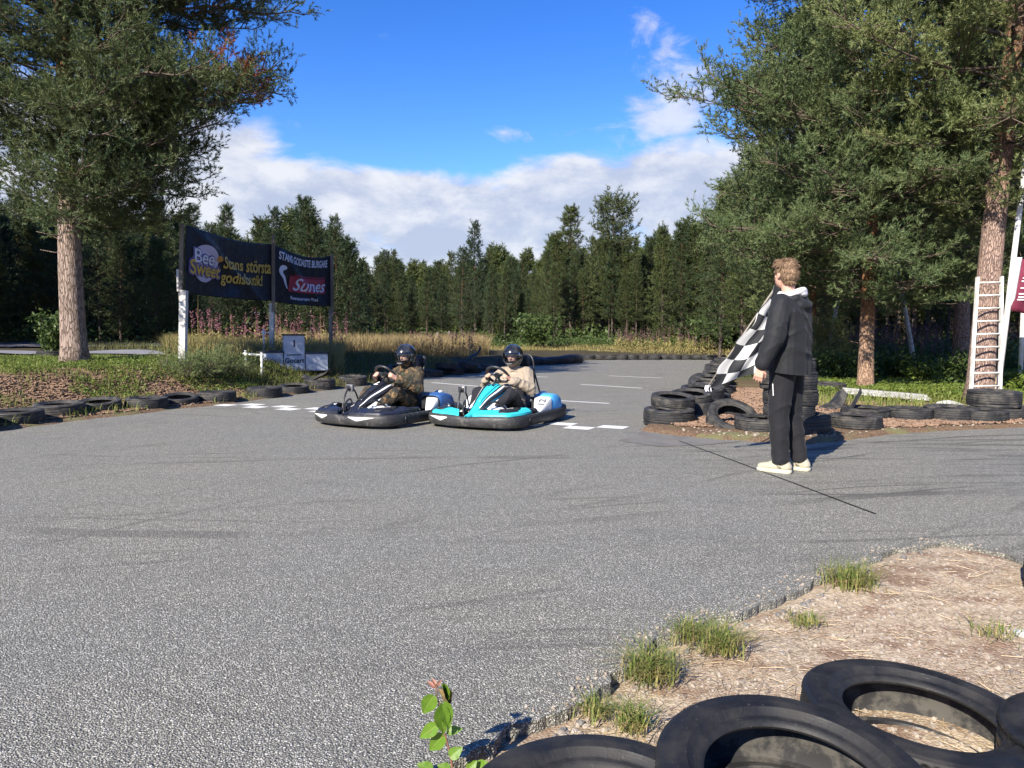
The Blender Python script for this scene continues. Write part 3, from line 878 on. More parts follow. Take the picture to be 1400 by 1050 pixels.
# ------------------------------------------------------------------ tyres
def rubber(name, dust, base=.020, r=.62, vary=.5):
    m, t, b = newmat(name)
    co = t.coord(); rnd = t.n('ShaderNodeObjectInfo').outputs['Random']
    n = t.noise(co, 7, 6, .65); n2 = t.noise(co, 60, 4, .6)
    f = t.math('MULTIPLY', t.mapr(n, .42, .72), t.math('ADD', t.math('MULTIPLY', rnd, vary), dust))
    c = t.mix(f, (base, base * 1.02, base * 1.08), (.14, .125, .105))
    c = t.mix(t.mapr(n2, .62, .8, 0, .35), c, (.16, .15, .135))
    setb(t, b, Base_Color=c, Roughness=t.mapr(n, .3, .7, r - .1, r + .2), Specular_IOR_Level=.42)
    s_ = t.n('ShaderNodeSeparateXYZ', i_0=co); x_, y_ = s_.outputs[0], s_.outputs[1]
    r_ = t.math('SQRT', t.math('ADD', t.math('MULTIPLY', x_, x_), t.math('MULTIPLY', y_, y_))); a_ = t.math('ARCTAN2', y_, x_)
    ring = t.noise(t.n('ShaderNodeCombineXYZ', i_0=t.math('MULTIPLY', r_, 130.0), i_1=0.0, i_2=0.0).outputs[0], 1.0, 3, .6)
    cell = t.n('ShaderNodeTexVoronoi', i_Vector=t.n('ShaderNodeCombineXYZ', i_0=t.math('MULTIPLY', a_, 17.0), i_1=t.math('MULTIPLY', r_, 42.0), i_2=0.0).outputs[0], i_Scale=1.0, distance='CHEBYCHEV').outputs[0]
    band = t.math('MULTIPLY', t.mapr(r_, .222, .228), t.mapr(r_, .262, .256))
    mould = t.math('MULTIPLY', t.math('MULTIPLY', t.mapr(cell, .34, .28), band), t.mapr(t.noise(t.n('ShaderNodeCombineXYZ', i_0=t.math('MULTIPLY', a_, 1.3), i_1=0.0, i_2=0.0).outputs[0], 1.0, 1), .48, .54))
    hgt = t.math('ADD', t.math('ADD', t.math('MULTIPLY', n2, .5), t.math('MULTIPLY', t.noise(co, 220, 2), .4)), t.math('ADD', t.math('MULTIPLY', ring, 1.3), t.math('MULTIPLY', mould, .8)))
    setb(t, b, Normal=t.bump(hgt, .35, .003))
    return m


m_rub = rubber('tyre_rubber', .22)
m_rubn = rubber('tyre_rubber_near', .08, .009, .52, .08)
m_liner, tt_, b = newmat('tyre_liner')
co = tt_.coord()
setb(tt_, b, Base_Color=tt_.mix(tt_.mapr(tt_.noise(co, 9, 6, .7), .46, .60), (.016, .016, .017), (.07, .065, .056)), Roughness=.8, Normal=tt_.bump(tt_.noise(co, 40, 4), .3, .004))


def tyre_geo(R, W, ri, n, fine=1, tread='block'):
    """casing (both sidewalls and the hollow inside) and tread band, standing on the bead circle z = 0 .. W"""
    h = R - ri
    out = [(ri, .30), (ri - .004, .34), (ri + .002, .385), (ri + .010, .405), (ri + .018, .400), (ri + .024, .415), (ri + .10 * h + .02, .455), (ri + .34 * h, .492), (ri + .52 * h, .50), (ri + .56 * h, .503), (ri + .60 * h, .499), (ri + .70 * h, .492), (ri + .80 * h, .478), (ri + .84 * h, .478), (ri + .88 * h, .462), (ri + .94 * h, .440)]
    tr = [(ri + .94 * h, .440), (ri + .972 * h, .415), (ri + .985 * h, .385)]
    for k in range(5):       # ribs and grooves across the crown
        a = .37 - k * .16; cr = R - .006 * (a / .37) ** 2
        if k: tr += [(cr - .001, a + .035), (cr - .007, a + .028), (cr - .007, a + .008), (cr - .001, a)]
        tr += [(cr, a - .015), (cr, a - .07)]
    tr += [(ri + .985 * h, -.385), (ri + .972 * h, -.415), (ri + .94 * h, -.440)]
    inn = [(ri, -.30), (ri + .012, -.28), (ri + .06, -.40), (ri + .5 * h, -.44), (R - .03, -.40), (R - .018, -.3), (R - .016, 0), (R - .018, .3), (R - .03, .40), (ri + .5 * h, .44), (ri + .06, .40), (ri + .012, .28), (ri, .30)]
    th = np.linspace(0, 2 * PI, n, endpoint=False)

    def lathe(prof, f=None):
        pr = np.array(prof); r = np.repeat(pr[:, :1], n, 1); z = np.repeat(pr[:, 1:2] * W, n, 1)
        if f is not None: r = f(r, pr[:, 1:2], th[None])
        v = np.stack([r * np.cos(th), r * np.sin(th), z], -1)
        m_, k = v.shape[:2]
        i = np.arange(m_ - 1)[:, None]; j = np.arange(k)[None]; j2 = (j + 1) % k
        fq = np.stack([i * k + j, i * k + j2, (i + 1) * k + j2, (i + 1) * k + j], -1).reshape(-1, 4)[:, ::-1]
        return v.reshape(-1, 3), fq
    wear = lambda r, a, t_: r - .0
    def cutf(r, a, t_):
        nblk = 70 if tread == 'block' else 46
        ph = (t_ * nblk / (2 * PI) + a * (3 if tread == 'block' else 1.5)) % 1.0
        sh_ = (np.abs(a) > .20) if tread == 'block' else (np.abs(a) > -1)
        d = .006 if tread == 'block' else .012
        return r - np.where(sh_ & (ph < (.22 if tread == 'block' else .34)) & (np.abs(a) < .425), d, 0)
    cas = MB()
    cas.add(lathe(out)); cas.add(lathe([(r, -a) for r, a in out][::-1])); cas.add(lathe(inn), 1)
    trd = MB(); trd.add(lathe(tr, cutf))
    return cas, trd


TY = {}
for key, (R, W, ri, n, td) in {'car': (.315, .195, .195, 72, 'block'), 'wide': (.33, .22, .205, 72, 'block'), 'slim': (.295, .165, .19, 72, 'block'), 'mud': (.36, .25, .2, 92, 'mud'), 'near': (.318, .20, .205, 280, 'block')}.items():
    cas, trd = tyre_geo(R, W, ri, n, 1, td)
    mr = m_rubn if key == 'near' else m_rub
    TY[key] = (cas.mesh('tyre_casing', [mr, m_liner]), trd.mesh('tyre_tread', mr), R, W)
    for me in TY[key][:2]: me.set_sharp_from_angle(angle=math.radians(38))


def tyre(key, c, label, group=None, tilt=(0, 0), rz=None):
    """c: centre of the tyre's bottom face"""
    ca, tr, R, W = TY[key]
    o = link('tyre', None); tag(o, label, 'tyre', group)
    Mx = Matrix.Rotation(tilt[1], 3, Vector((math.cos(tilt[0]), math.sin(tilt[0]), 0)))
    rz = rng.random() * 6.28 if rz is None else rz
    Mr = Mx @ Matrix.Rotation(rz, 3, 'Z')
    o.rotation_euler = Mr.to_euler()
    o.location = Vector(c) + Mx @ Vector((0, 0, W / 2))
    link('casing', ca, o); link('tread', tr, o)
    return o


def base(u, v, z=0.0, R=.315):
    """centre of a lying tyre whose near bottom edge is seen at u, v"""
    p = P(u, v, z); d = nrm(p[:2]); return np.array([p[0] + d[0] * R, p[1] + d[1] * R, z])


KL = 'tyres lining the bank edge'
for u, v, k, tl, z, lab in (
        (-42, 594, 'car', (.1, .02), 0, 'tyre of the bank row cut off outside the photo edge, before the first one'),
        (-112, 606, 'wide', (.3, .03), 0, 'tyre of the bank row well outside the photo edge, beside the track'),
        (24, 584, 'car', (.2, .03), 0, 'black tyre at the very edge of the photo, first in the bank row'),
        (82, 574.5, 'wide', (.3, .05), 0, 'wide black tyre second in the row below the big pine, weeds at its foot'),
        (136, 567, 'car', (.1, .12), .0, 'tyre just right of the big pine trunk, leaning on its neighbour'),
        (201, 562.5, 'car', (.2, .02), 0, 'tyre in the bank row with a sunlit scuffed left half'),
        (246, 556.5, 'slim', (.3, .16), .0, 'tyre tucked half behind its neighbour, below the little saplings'),
        (297, 552.5, 'car', (.2, .0), 0, 'lone tyre at the near end of the painted finish line'),
        (362, 545, 'car', (.1, .02), 0, 'tyre standing right beyond the white finish line squares'),
        (402, 539, 'slim', (.3, .1), .0, 'tyre leaning between two others below the podium'),
        (437, 534, 'wide', (.2, .02), 0, 'big tyre that carries scraps of old tread, below the podium'),
        (482, 528.5, 'wide', (.2, .06), 0, 'tyre lying just behind the nose of the black kart')):
    R = TY[k][2]; tyre(k, base(u, v, 0, R), lab, KL, tl)
for u, v in ((522, 523.5), (556, 519.5), (590, 516), (618, 513), (644, 510.5), (668, 508)):
    tyre('car' if rng.random() < .6 else 'wide', base(u, v, 0), 'shaded tyre in the row running on behind the two karts', KL, (rng.random() * 3, .05 + .1 * rng.random()))
# second layer in the shade behind the karts
for u, v, z in ((540, 514, .17), (606, 509.5, .17), (636, 507, .17)):
    tyre('slim', base(u, v + 6, 0) + np.array([.05, .3, z]), 'shaded tyre on top of the row running on behind the two karts', KL, (rng.random() * 3, .2))


def scrap(name, c, L, w, rz, label, m, curl=.16, up=.0, seed=1):
    """a torn, curled strip of tread lying loose"""
    a = np.linspace(0, 1, 18); b_ = np.linspace(-.5, .5, 6)
    A, B = np.meshgrid(a, b_, indexing='ij')
    x = (A - .5) * L; y = B * w * (1 + .25 * np.sin(A * 7 + seed)); z = curl * (np.abs(A - .45) * 2) ** 2.2 * (.4 + A) + .05 * np.sin(A * 9 + seed) * .5 + .025 + up * A + .03 * np.cos(B * 6)
    mb = MB().add(thick(np.stack([x, y, z], -1), .014)); o = mb.build(name, m, auto=40)
    o.location = c; o.rotation_euler = (0, 0, rz); tag(o, label, 'tyre scrap'); return o


b_ = base(437, 534, 0, .33)
scrap('tyre_scrap', (b_[0] - .05, b_[1], .215), .62, .2, -.3, 'scrap of torn tyre tread lying across the big tyre below the podium', m_rub, .10, .05, 2)
b_ = P(648, 508)
scrap('rubber_sheet', (b_[0] - .1, b_[1] + .7, .26), .55, .35, .25, 'bent black rubber sheet sticking up from the tyres between the drivers', m_rub, .06, .34, 4)
# the long black rubber barrier at the mouth of the bend
m_belt = simple('barrier_rubber', (.022, .024, .03), (.05, .05, .055), 3, .6, .3, 20)
pb0, pb1 = P(694, 501.5), P(796, 496.5)
a = np.linspace(0, 1, 30); d = pb1 - pb0; q = nrm(np.array([-d[1], d[0], 0]))
ring = []
for u in a:
    p = pb0 + d * u; hgt = .34 + .02 * math.sin(u * 8) - .10 * sstep(.0, .25, u) * (1 - u) + .012 * math.sin(u * 23)
    ring.append([p + q * x + np.array([0, 0, z * hgt]) for x, z in ((0, -.02), (-.04, .3), (-.05, .7), (.02, .95), (.2, 1.0), (.42, .93), (.5, .6), (.5, -.02))])
o = MB().add(ringsurf(np.array(ring))).build('rubber_barrier', m_belt, auto=50); tag(o, 'long low black rubber barrier where the track bends away, past the blue kart', 'barrier')
# tyres along the far edge of the bend
for u in np.linspace(806, 984, 13):
    tyre('car', base(u, 492.3 + (rng.random() - .5) * .4, 0) + np.array([0, .2, .02]), 'small black tyre in the row along the far edge of the bend', 'tyres along the far edge of the bend', (rng.random() * 6, .12 * rng.random()))

# the corner of the infield
KC = 'tyres piled along the infield edge'
for u, v, dz, k, tl, lab in (
        (914, 585, 0, 'wide', (.2, .03), 'tyre lying at the tip of the infield, foremost of the row'),
        (919, 580, .20, 'slim', (.3, .13), 'slim tyre lying on the foremost tyre of the infield row'),
        (962, 541, .06, 'wide', (.0, .62), 'tyre propped up so that its hole faces the track, by the flag tip')):
    tyre(k, base(u, v, 0, TY[k][2]) + np.array([0, 0, dz]), lab, KC, tl)
ip = bez([P(*a) for a in ((928, 575), (948, 557), (962, 541), (975, 523), (984, 509), (990, 499))], 200); il = np.concatenate([[0], np.cumsum(np.linalg.norm(np.diff(ip, axis=0), axis=1))])
for k in range(22):
    d_ = .25 + k * .66
    if d_ > il[-1]: break
    p = np.array([np.interp(d_, il, ip[:, i]) for i in range(3)]) + [.22, .12, 0]
    lab = 'tyre low in the row running back along the infield edge towards the flag' if k < 12 else 'tyre at the far end of the infield row, behind the flag'
    if abs(k - 7) > 0: tyre(('car', 'wide', 'slim')[k % 3], p + [.06 * rng.normal(), 0, .01], lab, KC, (rng.random() * 6, .05 + .12 * rng.random()))
    if k not in (6, 7) and k % 4 != 3: tyre(('slim', 'car')[k % 2], p + [.05 * rng.normal(), .12, .19], 'tyre on top of the row running back along the infield edge', KC, (-.3 + .5 * rng.random(), .10 + .14 * rng.random()))
tyre('car', (0, 0, 0), 'large tyre propped at a steep tilt, its hole facing the track, left of the man', KC, (.12, .60), rz=.4)
TB = C.objects[-3] if False else [o for o in C.objects if o.get('label', '').startswith('large tyre propped')][0]
pt = D(1001, 573.5, 9.15); TB.location = pt
tyre('car', base(1040, 596, 0), 'dark tyre lying flat in the shade against the propped large tyre', KC, (.2, .03))
# stack behind the man
sx0, sy0 = 3.30, 8.72
z = .0
for k, (key, lab) in enumerate((('mud', 'chunky off-road tyre at the bottom of the stack behind the man'), ('slim', 'slim tyre second from the bottom of the stack behind the man'), ('car', 'tyre in the middle of the stack behind the man'), ('wide', 'wide tyre second from the top of the stack behind the man'), ('slim', 'topmost tyre of the stack behind the man'))):
    tyre(key, (sx0 + (.10 if k == 0 else .01 * (-1) ** k), sy0 + .02 * k, z), lab, 'tyre stack behind the man', (k, .02)); z += TY[key][3] * (.78 if k == 0 else .93)
KR = 'tyres lining the pit lane'
for u, v, dz, k, tl, lab in (
        (1168, 592.5, 0, 'car', (.2, .02), 'tyre lying at the kerb right beside the tall stack'),
        (1182, 579.5, 0, 'car', (.2, .03), 'tyre half hidden behind the one beside the tall stack'),
        (1241, 580, 0, 'car', (.2, .0), 'tyre in the pit lane row with clear ground on its left'),
        (1299, 581, 0, 'wide', (.2, .03), 'tyre in the middle of the pit lane row, left of the ladder foot'),
        (1341, 582.5, 0, 'car', (.2, .02), 'tyre below the ladder, front one under the upper tyre'),
        (1374, 579, 0, 'car', (.2, .02), 'tyre under the right end of the upper tyre by the ladder'),
        (1357, 577.5, .19, 'wide', (.2, .03), 'tyre lying on top of two others at the foot of the ladder'),
        (1411, 578, 0, 'car', (.2, .0), 'tyre cut off by the photo edge, last of the pit lane row'),
        (1132, 545, .08, 'car', (.3, .04), 'tyre lying alone on the green infield behind the tall stack')):
    tyre(k, base(u, v, 0, TY[k][2]) + np.array([0, 0, dz]), lab, KR, tl)
b_ = P(1136, 573)
scrap('tyre_scrap', (b_[0], b_[1] + .25, .05), .62, .26, .3, 'torn black tyre tread lying between the tall stack and the lone tyre', m_rub, .12, .10, 3)
scrap('tyre_scrap', (b_[0] + .12, b_[1] + .0, .02), .5, .22, -.35, 'curled strip of black rubber nearest the tall tyre stack', m_rub, .17, .06, 6)
# foreground tyres
KN = 'tyres at the near verge'
def near_tyre(u, v, dz, lab, tl, rz=0):
    p = P(u, v, .19 + dz); W = .20
    tyre('near', (p[0], p[1], p[2] - W), lab, KN, tl, rz)
near_tyre(1252, 962, -.05, 'worn foreground tyre whose hole shows a grey dusty inside and straw', (1.57, .06), .3)
near_tyre(1080, 1043, .01, 'foreground tyre between two others, its hole cut off by the photo bottom', (.2, .10), 1.1)
near_tyre(818, 1107, -.02, 'foreground tyre at the bottom beside the leafy sapling', (.1, .03), 2.2)
near_tyre(1568, 1010, -.03, 'foreground tyre with zigzag tread, cut off at the right edge', (.1, -.05), .9)
p = P(1512, 812, 0)
tyre('near', (p[0], p[1], -.03), 'tyre edge just showing at the right border of the sandy verge', KN, (.2, .0), .2)

# ------------------------------------------------------------------ ladder, pole and flag sign, boards
m_alu = simple('weathered_white_metal', (.74, .73, .70), (.55, .53, .48), 7, .45, .1, 40)
m_pole = simple('white_pole', (.76, .76, .76), (.62, .60, .57), 4, .5)
m_rust = simple('rust_stain', (.50, .36, .20), (.62, .56, .46), 6, .7)
l0, l1 = D(1326, 560, 11.25), D(1367, 557, 11.25)
l0[2] = G(l0[0], l0[1]) - .01; l1[2] = G(l1[0], l1[1]) - .01
t0_, t1_ = D(1336.5, 379, 11.52), D(1369.5, 378, 11.52)
T = thing('ladder', (0, 0, 0), 'white metal ladder leaning on the thick pine trunk', 'ladder')
for a, e in ((l0, t0_), (l1, t1_)): MB().add(beam(a, e, .03, .06)).build('side_rail', m_alu, T, smooth=False)
for k in range(10):
    f = .075 + k * .098
    MB().add(tube(np.array([l0 + (t0_ - l0) * f, l1 + (t1_ - l1) * f]), .014, 8)).build('rung', m_alu, T)
p0, p1 = D(1361, 560, 11.9), D(1413, 130, 11.9); p0[2] = G(p0[0], p0[1]) - .05
T = thing('flag_pole', (0, 0, 0), 'tall white leaning pole carrying a maroon banner flag, beside the ladder', 'pole')
MB().add(tube(np.array([p0, p0 + (p1 - p0) * .35, p1]), [.045, .042, .034], 14)).build('pole_shaft', m_pole, T)
MB().add(tube(np.array([p0, p0 + (p1 - p0) * .10]), [.0462, .0458], 14)).build('rusty_foot', m_rust, T)['label'] = 'rust-stained lower end'
m_mar = simple('maroon_cloth', (.16, .014, .04), (.12, .012, .032), 4, .75, .2, 60)
m_white = simple('white_print', (.78, .78, .78), (.70, .70, .70), 10, .6)
pd_ = nrm(p1 - p0); top_ = D(1389.5, 352, 11.9); bot_ = D(1377, 424, 11.9); dn = bot_ - top_
BN = thing('banner_flag', (0, 0, 0), 'maroon banner with white print hanging on the tall white leaning pole', 'banner')
g = np.array([[top_ + dn * (i / 12) + np.array([.0 + .55 * j / 10, .03 * math.sin(j * .8 + i * .3), -.01 * j]) for j in range(11)] for i in range(13)])
MB().add(thick(g, .004)).build('banner_cloth', m_mar, BN)
g2 = np.array([[top_ + dn * (i / 12) + np.array([-.015 + .10 * j / 3, -.018, 0]) for j in range(4)] for i in range(13)])
MB().add(thick(g2, .010)).build('sleeve', m_pole, BN)['label'] = 'white sleeve that holds the cloth to the pole'
lt = MB()
for (yy, xx, w_, h_) in ((.27, .15, .13, .02), (.38, .14, .16, .022), (.44, .13, .17, .022), (.57, .13, .12, .02), (.68, .12, .16, .022), (.74, .12, .20, .022), (.79, .11, .22, .022)):
    q = top_ + dn * yy + np.array([xx + w_ / 2, -.030, -.01]); lt.add(box(q, (w_, .004, h_)))
v, f = textmesh('C', .16, .006)
lt.add((np.stack([v[:, 0], np.full(len(v), -.032), v[:, 1]], 1) + top_ + dn * .11 + np.array([.21, 0, 0]), f))
lt.build('lettering', m_white, BN, smooth=False)
q0, q1 = D(1394, 548, 13.5), D(1403, 300, 13.5)
o = MB().add(tube(np.array([q0 - [0, 0, .2], (q0 + q1) / 2, q1]), [.04, .038, .035], 12)).build('white_post', m_pole); tag(o, 'second white pole at the right edge of the photo, farther off than the banner pole', 'pole')
m_board = simple('weathered_board', (.50, .49, .46), (.34, .33, .31), 5, .85, .5, 40, (1, 8, 1))
c_ = P(1208, 541, .12); c_[2] = G(c_[0], c_[1]) + .06
T = thing('board_pallet', c_, 'grey weathered boards lying on the grass at the foot of the slim pine', 'boards', rz=-.35)
for k in range(7): MB().add(box((.03 * (k % 3), -.30 + k * .105, .035 + .004 * (k % 2)), (1.30 - .05 * (k % 2), .094, .022), bev=.004, seg=1)).build('board', m_board, T, smooth=False)
for x in (-.42, .4): MB().add(box((x, 0.0, .008), (.07, .66, .03))).build('batten', m_board, T, smooth=False)
T.rotation_euler = (.05, .06, -.42)
m_stone = simple('pale_stone', (.52, .51, .48), (.40, .39, .36), 6, .85, .5, 30)


def stone(c, r, label, name='stone', seed=0):
    rg = np.random.default_rng(seed); v, f = ell((0, 0, 0), (r * 1.3, r, r * .55), n=14, m=9)
    v = v * (1 + .18 * (fbm(v[:, 0] / r * 1.3 + seed, v[:, 1] / r * 1.3 + v[:, 2] / r, 3)[:, None] - .5) * 2)
    o = MB().add((v, f)).build(name, m_stone); o.location = c; o.rotation_euler = (0, 0, rg.random() * 6); tag(o, label, 'stone'); return o


p = P(1297, 557, .06); stone((p[0], p[1], .08), .16, 'flat pale stone in the grass left of the ladder', seed=4)
p = P(1396, 868, -.02); stone((p[0] + .02, p[1], -.02), .035, 'small white stone at the right edge above the foreground tyres', seed=9)

# ------------------------------------------------------------------ the banners
PB = [D(249, 486, 15.0), D(371, 480, 18.6), D(452, 483, 21.1)]
BT = [D(253.5, 307, 15.0), D(372, 333.5, 18.6), D(452, 349.7, 21.1)]
BB = [D(253, 400.5, 15.0), D(372, 411.5, 18.6), D(452, 418.8, 21.1)]
m_post = simple('post_pale', (.60, .60, .58), (.45, .44, .42), 3, .7, .2, 30)
m_postw = simple('post_weathered_wood', (.24, .21, .18), (.14, .12, .10), 5, .85, .4, 40, (1, 1, .2))
m_ban = simple('banner_vinyl', (.0042, .0055, .015), (.0035, .005, .012), 2, .58, .12, 14, bd=.02)
LABP = ('banner post nearest the big pine, white below and bare wood above', 'middle banner post between the two dark banners', 'farthest banner post, thin and dark, at the far end of the second banner')
for i in range(3):
    g = G(PB[i][0], PB[i][1]); p = np.array([PB[i][0], PB[i][1], 0])
    tp = BT[i].copy(); tp[2] += (.02, .22, .03)[i]
    zm = (BB[i][2] + .05, BB[i][2] - .05, BB[i][2] - .05)[i]
    T = thing('banner_post', (p[0], p[1], g), LABP[i], 'post', 'posts of the two banners'); T.location = (0, 0, 0)
    mid = p + np.array([0, 0, zm]); mid[:2] += (tp[:2] - p[:2]) * .5
    w = (.13, .10, .09)[i]
    MB().add(beam(p + [0, 0, g - .2], mid, w, w)).build('lower_post', m_post if i < 2 else m_postw, T, smooth=False)
    off = np.array([-.06, -.02, 0]) if i == 0 else np.array([0.05, -.05, 0])
    MB().add(beam(mid + off - [0, 0, .22], tp + off, .07, .05)).build('upper_post', m_postw, T, smooth=False)
    if i == 0: MB().add(beam(mid + off * 1.2 - [0, 0, .02], mid + off * 1.2 + [0, 0, .42], .10, .03)).build('splice_board', m_post, T, smooth=False)


def banner(k, label, sag):
    A, B_, a_, b2 = BT[k], BT[k + 1], BB[k], BB[k + 1]
    du = B_ - A; L = np.linalg.norm(du[:2]); nn = nrm(np.array([du[1], -du[0], 0]))
    def surf(u, v):
        u = np.asarray(u, float)[..., None]; v = np.asarray(v, float)[..., None]
        tp = A + du * u; bt = a_ + (b2 - a_) * u
        s = 4 * u * (1 - u)
        p = tp + (bt - tp) * v
        p = p - np.array([0, 0, 1.0]) * sag * s * (1 - v * .75)
        w = .035 * np.sin(u * 9 + v * 3) * s + .05 * np.sin(u * 3.2 + 4 * v) * s + .06 * s * np.exp(-((u - v * .8 - .05) / .09) ** 2) + .03 * s * np.exp(-((u + v * .6 - 1.1) / .07) ** 2) 
        return p + nn * w
    T = thing('advertising_banner', (0, 0, 0), label, 'banner')
    uu, vv_ = np.meshgrid(np.linspace(0, 1, 110), np.linspace(0, 1, 50), indexing='ij')
    MB().add(thick(surf(uu, vv_), .004)).build('banner_cloth', m_ban, T)
    Hh = np.linalg.norm(A - a_)

    def put(part, vf, cu, cv, m, su=1.0, sv=1.0, rot=0.0, lift=.022, fit=None):
        v, f = vf; v = np.asarray(v, float).copy()
        if fit: v[:, 0] *= fit[0] * L / np.ptp(v[:, 0]); v[:, 1] *= fit[1] * Hh / np.ptp(v[:, 1])
        else: v[:, 0] *= su; v[:, 1] *= sv
        x = v[:, 0] * math.cos(rot) - v[:, 1] * math.sin(rot); y = v[:, 0] * math.sin(rot) + v[:, 1] * math.cos(rot)
        MB().add((surf(cu + x / L, cv - y / Hh) + nn * lift, f)).build(part, m, T, smooth=False)
    return T, put, L, Hh


def gridrect(w, h, n=50, m=18, ellipse=False):
    x, y = np.meshgrid(np.linspace(-.5, .5, n), np.linspace(-.5, .5, m), indexing='ij')
    if ellipse:
        th, r = np.meshgrid(np.linspace(0, 2 * PI, 40), np.linspace(.02, .5, 8), indexing='ij'); x, y = r * np.cos(th), r * np.sin(th)
    return sheet(np.stack([x * w, y * h, 0 * x], -1))


def refine(vf, cell):
    v, f = vf; bm = bmesh.new(); q = [bm.verts.new(p) for p in v]
    for a in f:
        try: bm.faces.new([q[i] for i in a])
        except ValueError: pass
    x0, x1 = v[:, 0].min(), v[:, 0].max()
    for x in np.arange(x0 + cell, x1, cell): bmesh.ops.bisect_plane(bm, geom=bm.verts[:] + bm.edges[:] + bm.faces[:], plane_co=(x, 0, 0), plane_no=(1, 0, 0))
    for y in np.arange(v[:, 1].min() + cell, v[:, 1].max(), cell): bmesh.ops.bisect_plane(bm, geom=bm.verts[:] + bm.edges[:] + bm.faces[:], plane_co=(0, y, 0), plane_no=(0, 1, 0))
    bm.verts.index_update(); r = (np.array([p.co[:] for p in bm.verts]), [tuple(i.index for i in g.verts) for g in bm.faces]); bm.free(); return r


m_yel = simple('print_yellow', (.55, .38, .07), (.50, .34, .06), 8, .5)
m_lav = simple('print_lavender', (.50, .48, .66), (.44, .42, .60), 8, .5)
m_purp = simple('print_violet', (.13, .11, .30), (.11, .09, .26), 8, .5)
m_org = simple('print_orange', (.50, .24, .05), (.46, .22, .05), 8, .5)
m_red = simple('print_red', (.34, .03, .07), (.28, .025, .06), 3, .5)
m_blue = simple('print_white', (.62, .66, .78), (.55, .58, .72), 8, .5)
T, put, L_, H_ = banner(0, 'dark navy banner with a lavender oval logo and yellow lettering, beside the big pine', .10)
put('logo_disc', gridrect(1, 1, ellipse=True), .19, .50, m_lav, fit=(.27, .58), lift=.010)
X = lambda s, bold, sh=0: refine(textmesh(s, .4, bold, sh), .05)
put('logo_outline', X('Bee', .030), .165, .42, m_purp, fit=(.22, .25), lift=.022); put('logo_lettering', X('Bee', .006), .165, .42, m_blue, fit=(.20, .21), lift=.032)
put('logo_outline', X('Sweet', .034), .19, .60, m_purp, fit=(.345, .26), lift=.024); put('logo_lettering', X('Sweet', .008), .19, .60, m_yel, fit=(.325, .22), lift=.034)
put('logo_bee', gridrect(1, 1, ellipse=True), .325, .38, m_org, fit=(.06, .10), lift=.018)
put('lettering', X('Stans', .008), .492, .425, m_yel, fit=(.235, .20)); put('lettering', X('största', .008), .81, .42, m_yel, fit=(.33, .215)); put('lettering', X('godisbutik!', .008), .625, .66, m_yel, fit=(.49, .25))
T, put, L_, H_ = banner(1, 'smaller dark banner with a red name panel, between the middle and the farthest post', .16)
put('lettering', X('STANS GODASTE BURGARE', .012), .50, .15, m_blue, fit=(.84, .15))
put('name_panel', gridrect(1, 1), .575, .60, m_red, fit=(.62, .30), rot=0)
put('name_panel_rule', gridrect(1, 1), .60, .425, m_red, fit=(.55, .02))
put('lettering', X('Sunes', .005, .35), .595, .61, m_blue, fit=(.55, .25), lift=.034)
put('lettering', X('Restaurang Piteå', .006), .52, .875, m_blue, fit=(.42, .09))
sw = bez([(0, .5), (-.22, .42), (-.28, .2), (-.1, .0), (.02, -.25), (.18, -.5)], 16); wd = np.array([.10, .2, .24, .22, .2, .2, .19, .18, .17, .16, .15, .14, .13, .11, .08, .03])
tt = nrm(np.gradient(sw, axis=0)); qn = np.stack([-tt[:, 1], tt[:, 0]], 1)
gs = np.stack([sw + qn * wd[:, None] * s_ / 2 for s_ in np.linspace(-1, 1, 4)], 1); gs = np.concatenate([gs, np.zeros(gs.shape[:2] + (1,))], -1)
put('logo_swoosh', sheet(gs), .20, .52, m_blue, fit=(.17, .42), lift=.014)

# ------------------------------------------------------------------ the podium
m_podw = simple('podium_white', (.50, .53, .60), (.40, .43, .50), 4, .65, .1, 40)
m_podt = simple('podium_top', (.035, .037, .042), (.06, .06, .06), 6, .8, .3, 60)
m_ink = simple('dark_ink', (.012, .014, .03), (.02, .02, .04), 10, .6)
pc0 = D(399, 493, 17.0); gpz = G(pc0[0], pc0[1]) - .02
T = thing('winners_podium', (pc0[0], pc0[1], gpz), 'winners podium with a tall white middle block marked 1, in front of the banners', 'podium', rz=.35)
zt = CAMZ - (457 - 455) / F * 17.0 - gpz
def blk(x, w, h, name):
    MB().add(box((x, .25, h / 2), (w, .5, h), bev=.008, seg=1)).build(name, m_podw, T, smooth=False)
    MB().add(box((x, .25, h + .02), (w + .05, .55, .035), bev=.006, seg=1)).build('step_top', m_podt, T, smooth=False)
blk(.06, .46, zt - .03, 'middle_block'); blk(-.44, .50, zt * .5, 'side_block'); blk(.56, .50, zt * .46, 'side_block')
def front(s, sz, x, z, name='lettering', b_=.004):
    v, f = textmesh(s, sz, b_); MB().add((np.stack([v[:, 0] + x, np.full(len(v), -.006), v[:, 1] + z], 1), f)).build(name, m_ink, T, smooth=False)
front('1', .22, .06, zt * .74, b_=.006); front('Gocart', .15, .06, zt * .28)
lt = MB()
for k in range(9): lt.add(box((-.09 + k * .036, -.006, zt * .44), (.026, .004, .028)))
lt.build('small_print', m_ink, T, smooth=False)
m_rail = simple('rail_white', (.78, .77, .72), (.66, .64, .58), 9, .6)
T = thing('white_rail', (0, 0, 0), 'low white pipe rail standing in the grass left of the podium', 'rail')
A0, A1 = D(336, 503, 15.9), D(358, 508, 15.7); zr0, zr1 = D(336, 479, 15.9)[2], D(358, 482, 15.7)[2]
